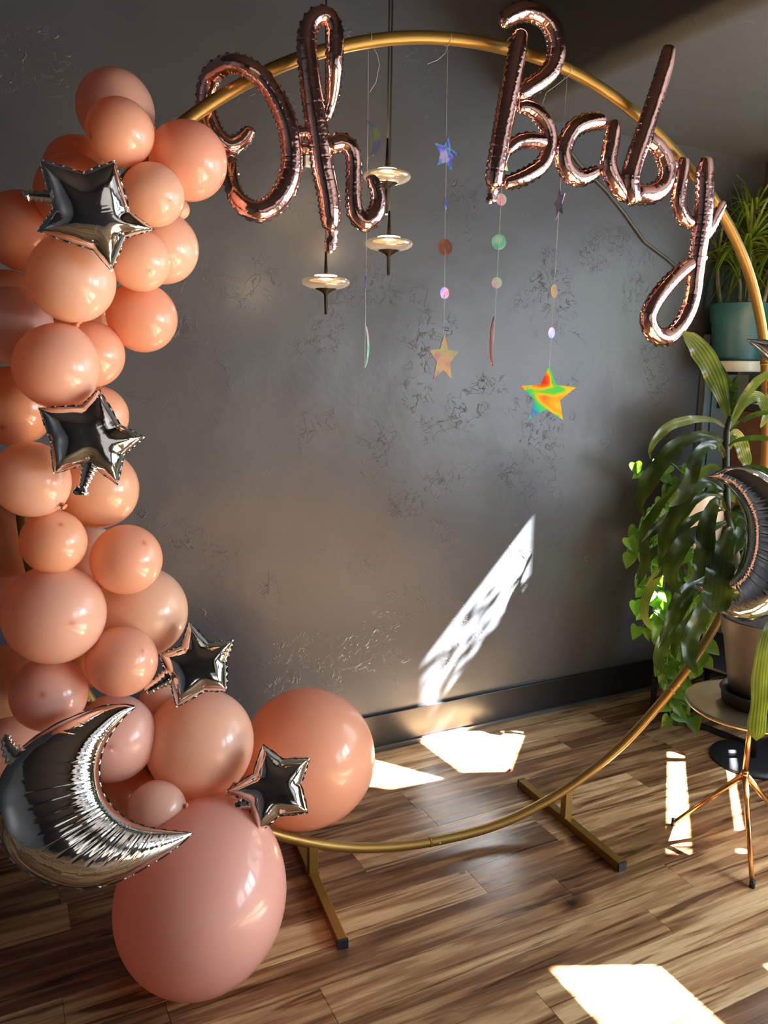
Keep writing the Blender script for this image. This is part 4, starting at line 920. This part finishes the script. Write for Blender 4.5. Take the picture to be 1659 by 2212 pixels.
# unseen plant added by the far window to cast leaf shadows on the wall
hc=Vector((2.68,1.80,1.36)); hb=empty('shadow_plant',hc); tag(hb,'unseen leafy plant in a hanging basket, added past the right edge to cast leaf shadows','potted plant')
m=MB(); m.lathe([(0,-.05),(.04,-.045),(.06,0),(.063,.01),(.055,.005),(0,0)],(0,0,0),32); m.build('basket',M['blackmetal'],hb)
m=MB()
for k in range(3): a=k*2.09; m.tube([(.06*math.cos(a),.06*math.sin(a),.01),(0,0,.30),(0,0,SO-hc.z)],.0012,5)
m.build('cords',M['blackmetal'],hb)
m=MB(); rq=random.Random(4)
for k in range(95):
    y=rq.uniform(1.715,1.90); zt=min(1.73,1.52+(1.897-y)*2.4); q=Vector((rq.uniform(-.05,.05),y-hc.y,rq.uniform(1.36,zt)-hc.z))
    heart(m,q,rq.uniform(.020,.036),Vector((rq.uniform(-1,-.3),rq.uniform(-1,1),.4)),Vector((rq.uniform(-.6,.6),rq.uniform(-.6,.6),1)),.2)
m.build('foliage',M['pothos'],hb,uv=True)
# teal pot with dragon tree, on a wall bracket
tc_=P(1594,735,3.02); zb=H+ray(1594,803).z*3.02
tp_=Vector((tc_.x,tc_.y,zb)); teal=empty('potted_dragon_tree',tp_); tag(teal,'thin-leaved dragon tree in a teal pot with a pale saucer at the upper right','potted plant')
m=MB(); m.lathe([(0,0),(.086,0),(.091,.006),(.094,.034),(.097,.040),(.091,.040),(.086,.012),(0,.012)],(0,0,0),56); m.build('saucer',M['saucer'],teal)
m=MB(); m.lathe([(0,.014),(.078,.014),(.083,.02),(.100,.185),(.105,.19),(.110,.243),(.112,.25),(.106,.252),(.102,.244),(.100,.222),(0,.222)],(0,0,0),64); sharp(m.build('pot',M['teal'],teal),60)
m=MB(); m.lathe([(0,.228),(.06,.231),(.101,.225)],(0,0,0),24); m.build('soil',M['soil'],teal)
br=MB(); br.box((tp_.x-.04,tp_.y-.05,tp_.z-.012),(XW,tp_.y+.05,tp_.z-.001)); br.box((XW-.02,tp_.y-.015,tp_.z-.12),(XW,tp_.y+.015,tp_.z-.012))
tag(bevel(br.build('bracket_shelf',M['blackmetal'],None,False),.002),'black bracket shelf on the side wall under the pale saucer of the teal pot','shelf')
t_t=(tp_-Vector((0,0,H))).dot(CF)
q9=lambda L:[(1300+x/3.073,380+y/3.073) for x,y in L]
mf=MB(); ms=MB(); rp=random.Random(5)
heads=[((985,440),(970,860),-.03,1.0,62),((768,565),(795,860),.03,.75,40),((905,610),(912,862),.0,.7,34),((1150,520),(1060,870),.02,.95,46),((1010,240),(985,440),-.02,.8,26)]
for (h,b,dt,sc,nl) in heads:
    hp=P(*q9([h])[0],t_t+dt); bp=P(*q9([b])[0],t_t+dt*.4); mid=(hp+bp)/2+CR*rp.uniform(-.008,.008); ms.tube([bp-Vector((0,0,.02)),mid,hp],[.009,.008,.006],10)
    for k in range(nl):
        az=rp.uniform(0,2*math.pi); el=rp.uniform(-.15,1.35); L=rp.uniform(.19,.34)*sc; d=Vector((math.cos(az)*math.cos(el),math.sin(az)*math.cos(el),math.sin(el)))
        droop=rp.uniform(.5,1.3)*(1.2-el*.5); n=12; pts=[]
        for i in range(n):
            u=i/(n-1); q=hp+Vector((0,0,rp.uniform(-.03,.0)*0))+d*(L*u)+Vector((0,0,-droop*L*u*u*.75)); q.x=min(q.x,XW-.01); q.y=min(q.y,YW-.03); pts.append(q)
        S=d.cross(Vector((0,0,1))); S=S.normalized() if S.length>.05 else Vector((1,0,0))
        V=[];F=[];uv=[]
        for i,q in enumerate(pts):
            u=i/(n-1); wd=.0058*sc*(min(1,.5+u*3))*(1-u**3)+.0003
            V+=[q-S*wd+Vector((0,0,wd*.5)),q,q+S*wd+Vector((0,0,wd*.5))]; uv+=[(0,u),(.5,u),(1,u)]
        for i in range(n-1):
            for j in range(2): a=i*3+j; F.append((a,a+1,a+4,a+3))
        mf.add(V,F,uv)
attach(ms.build('stems',M['stem'],teal),teal); attach(mf.build('foliage',M['marg'],teal,uv=True),teal)
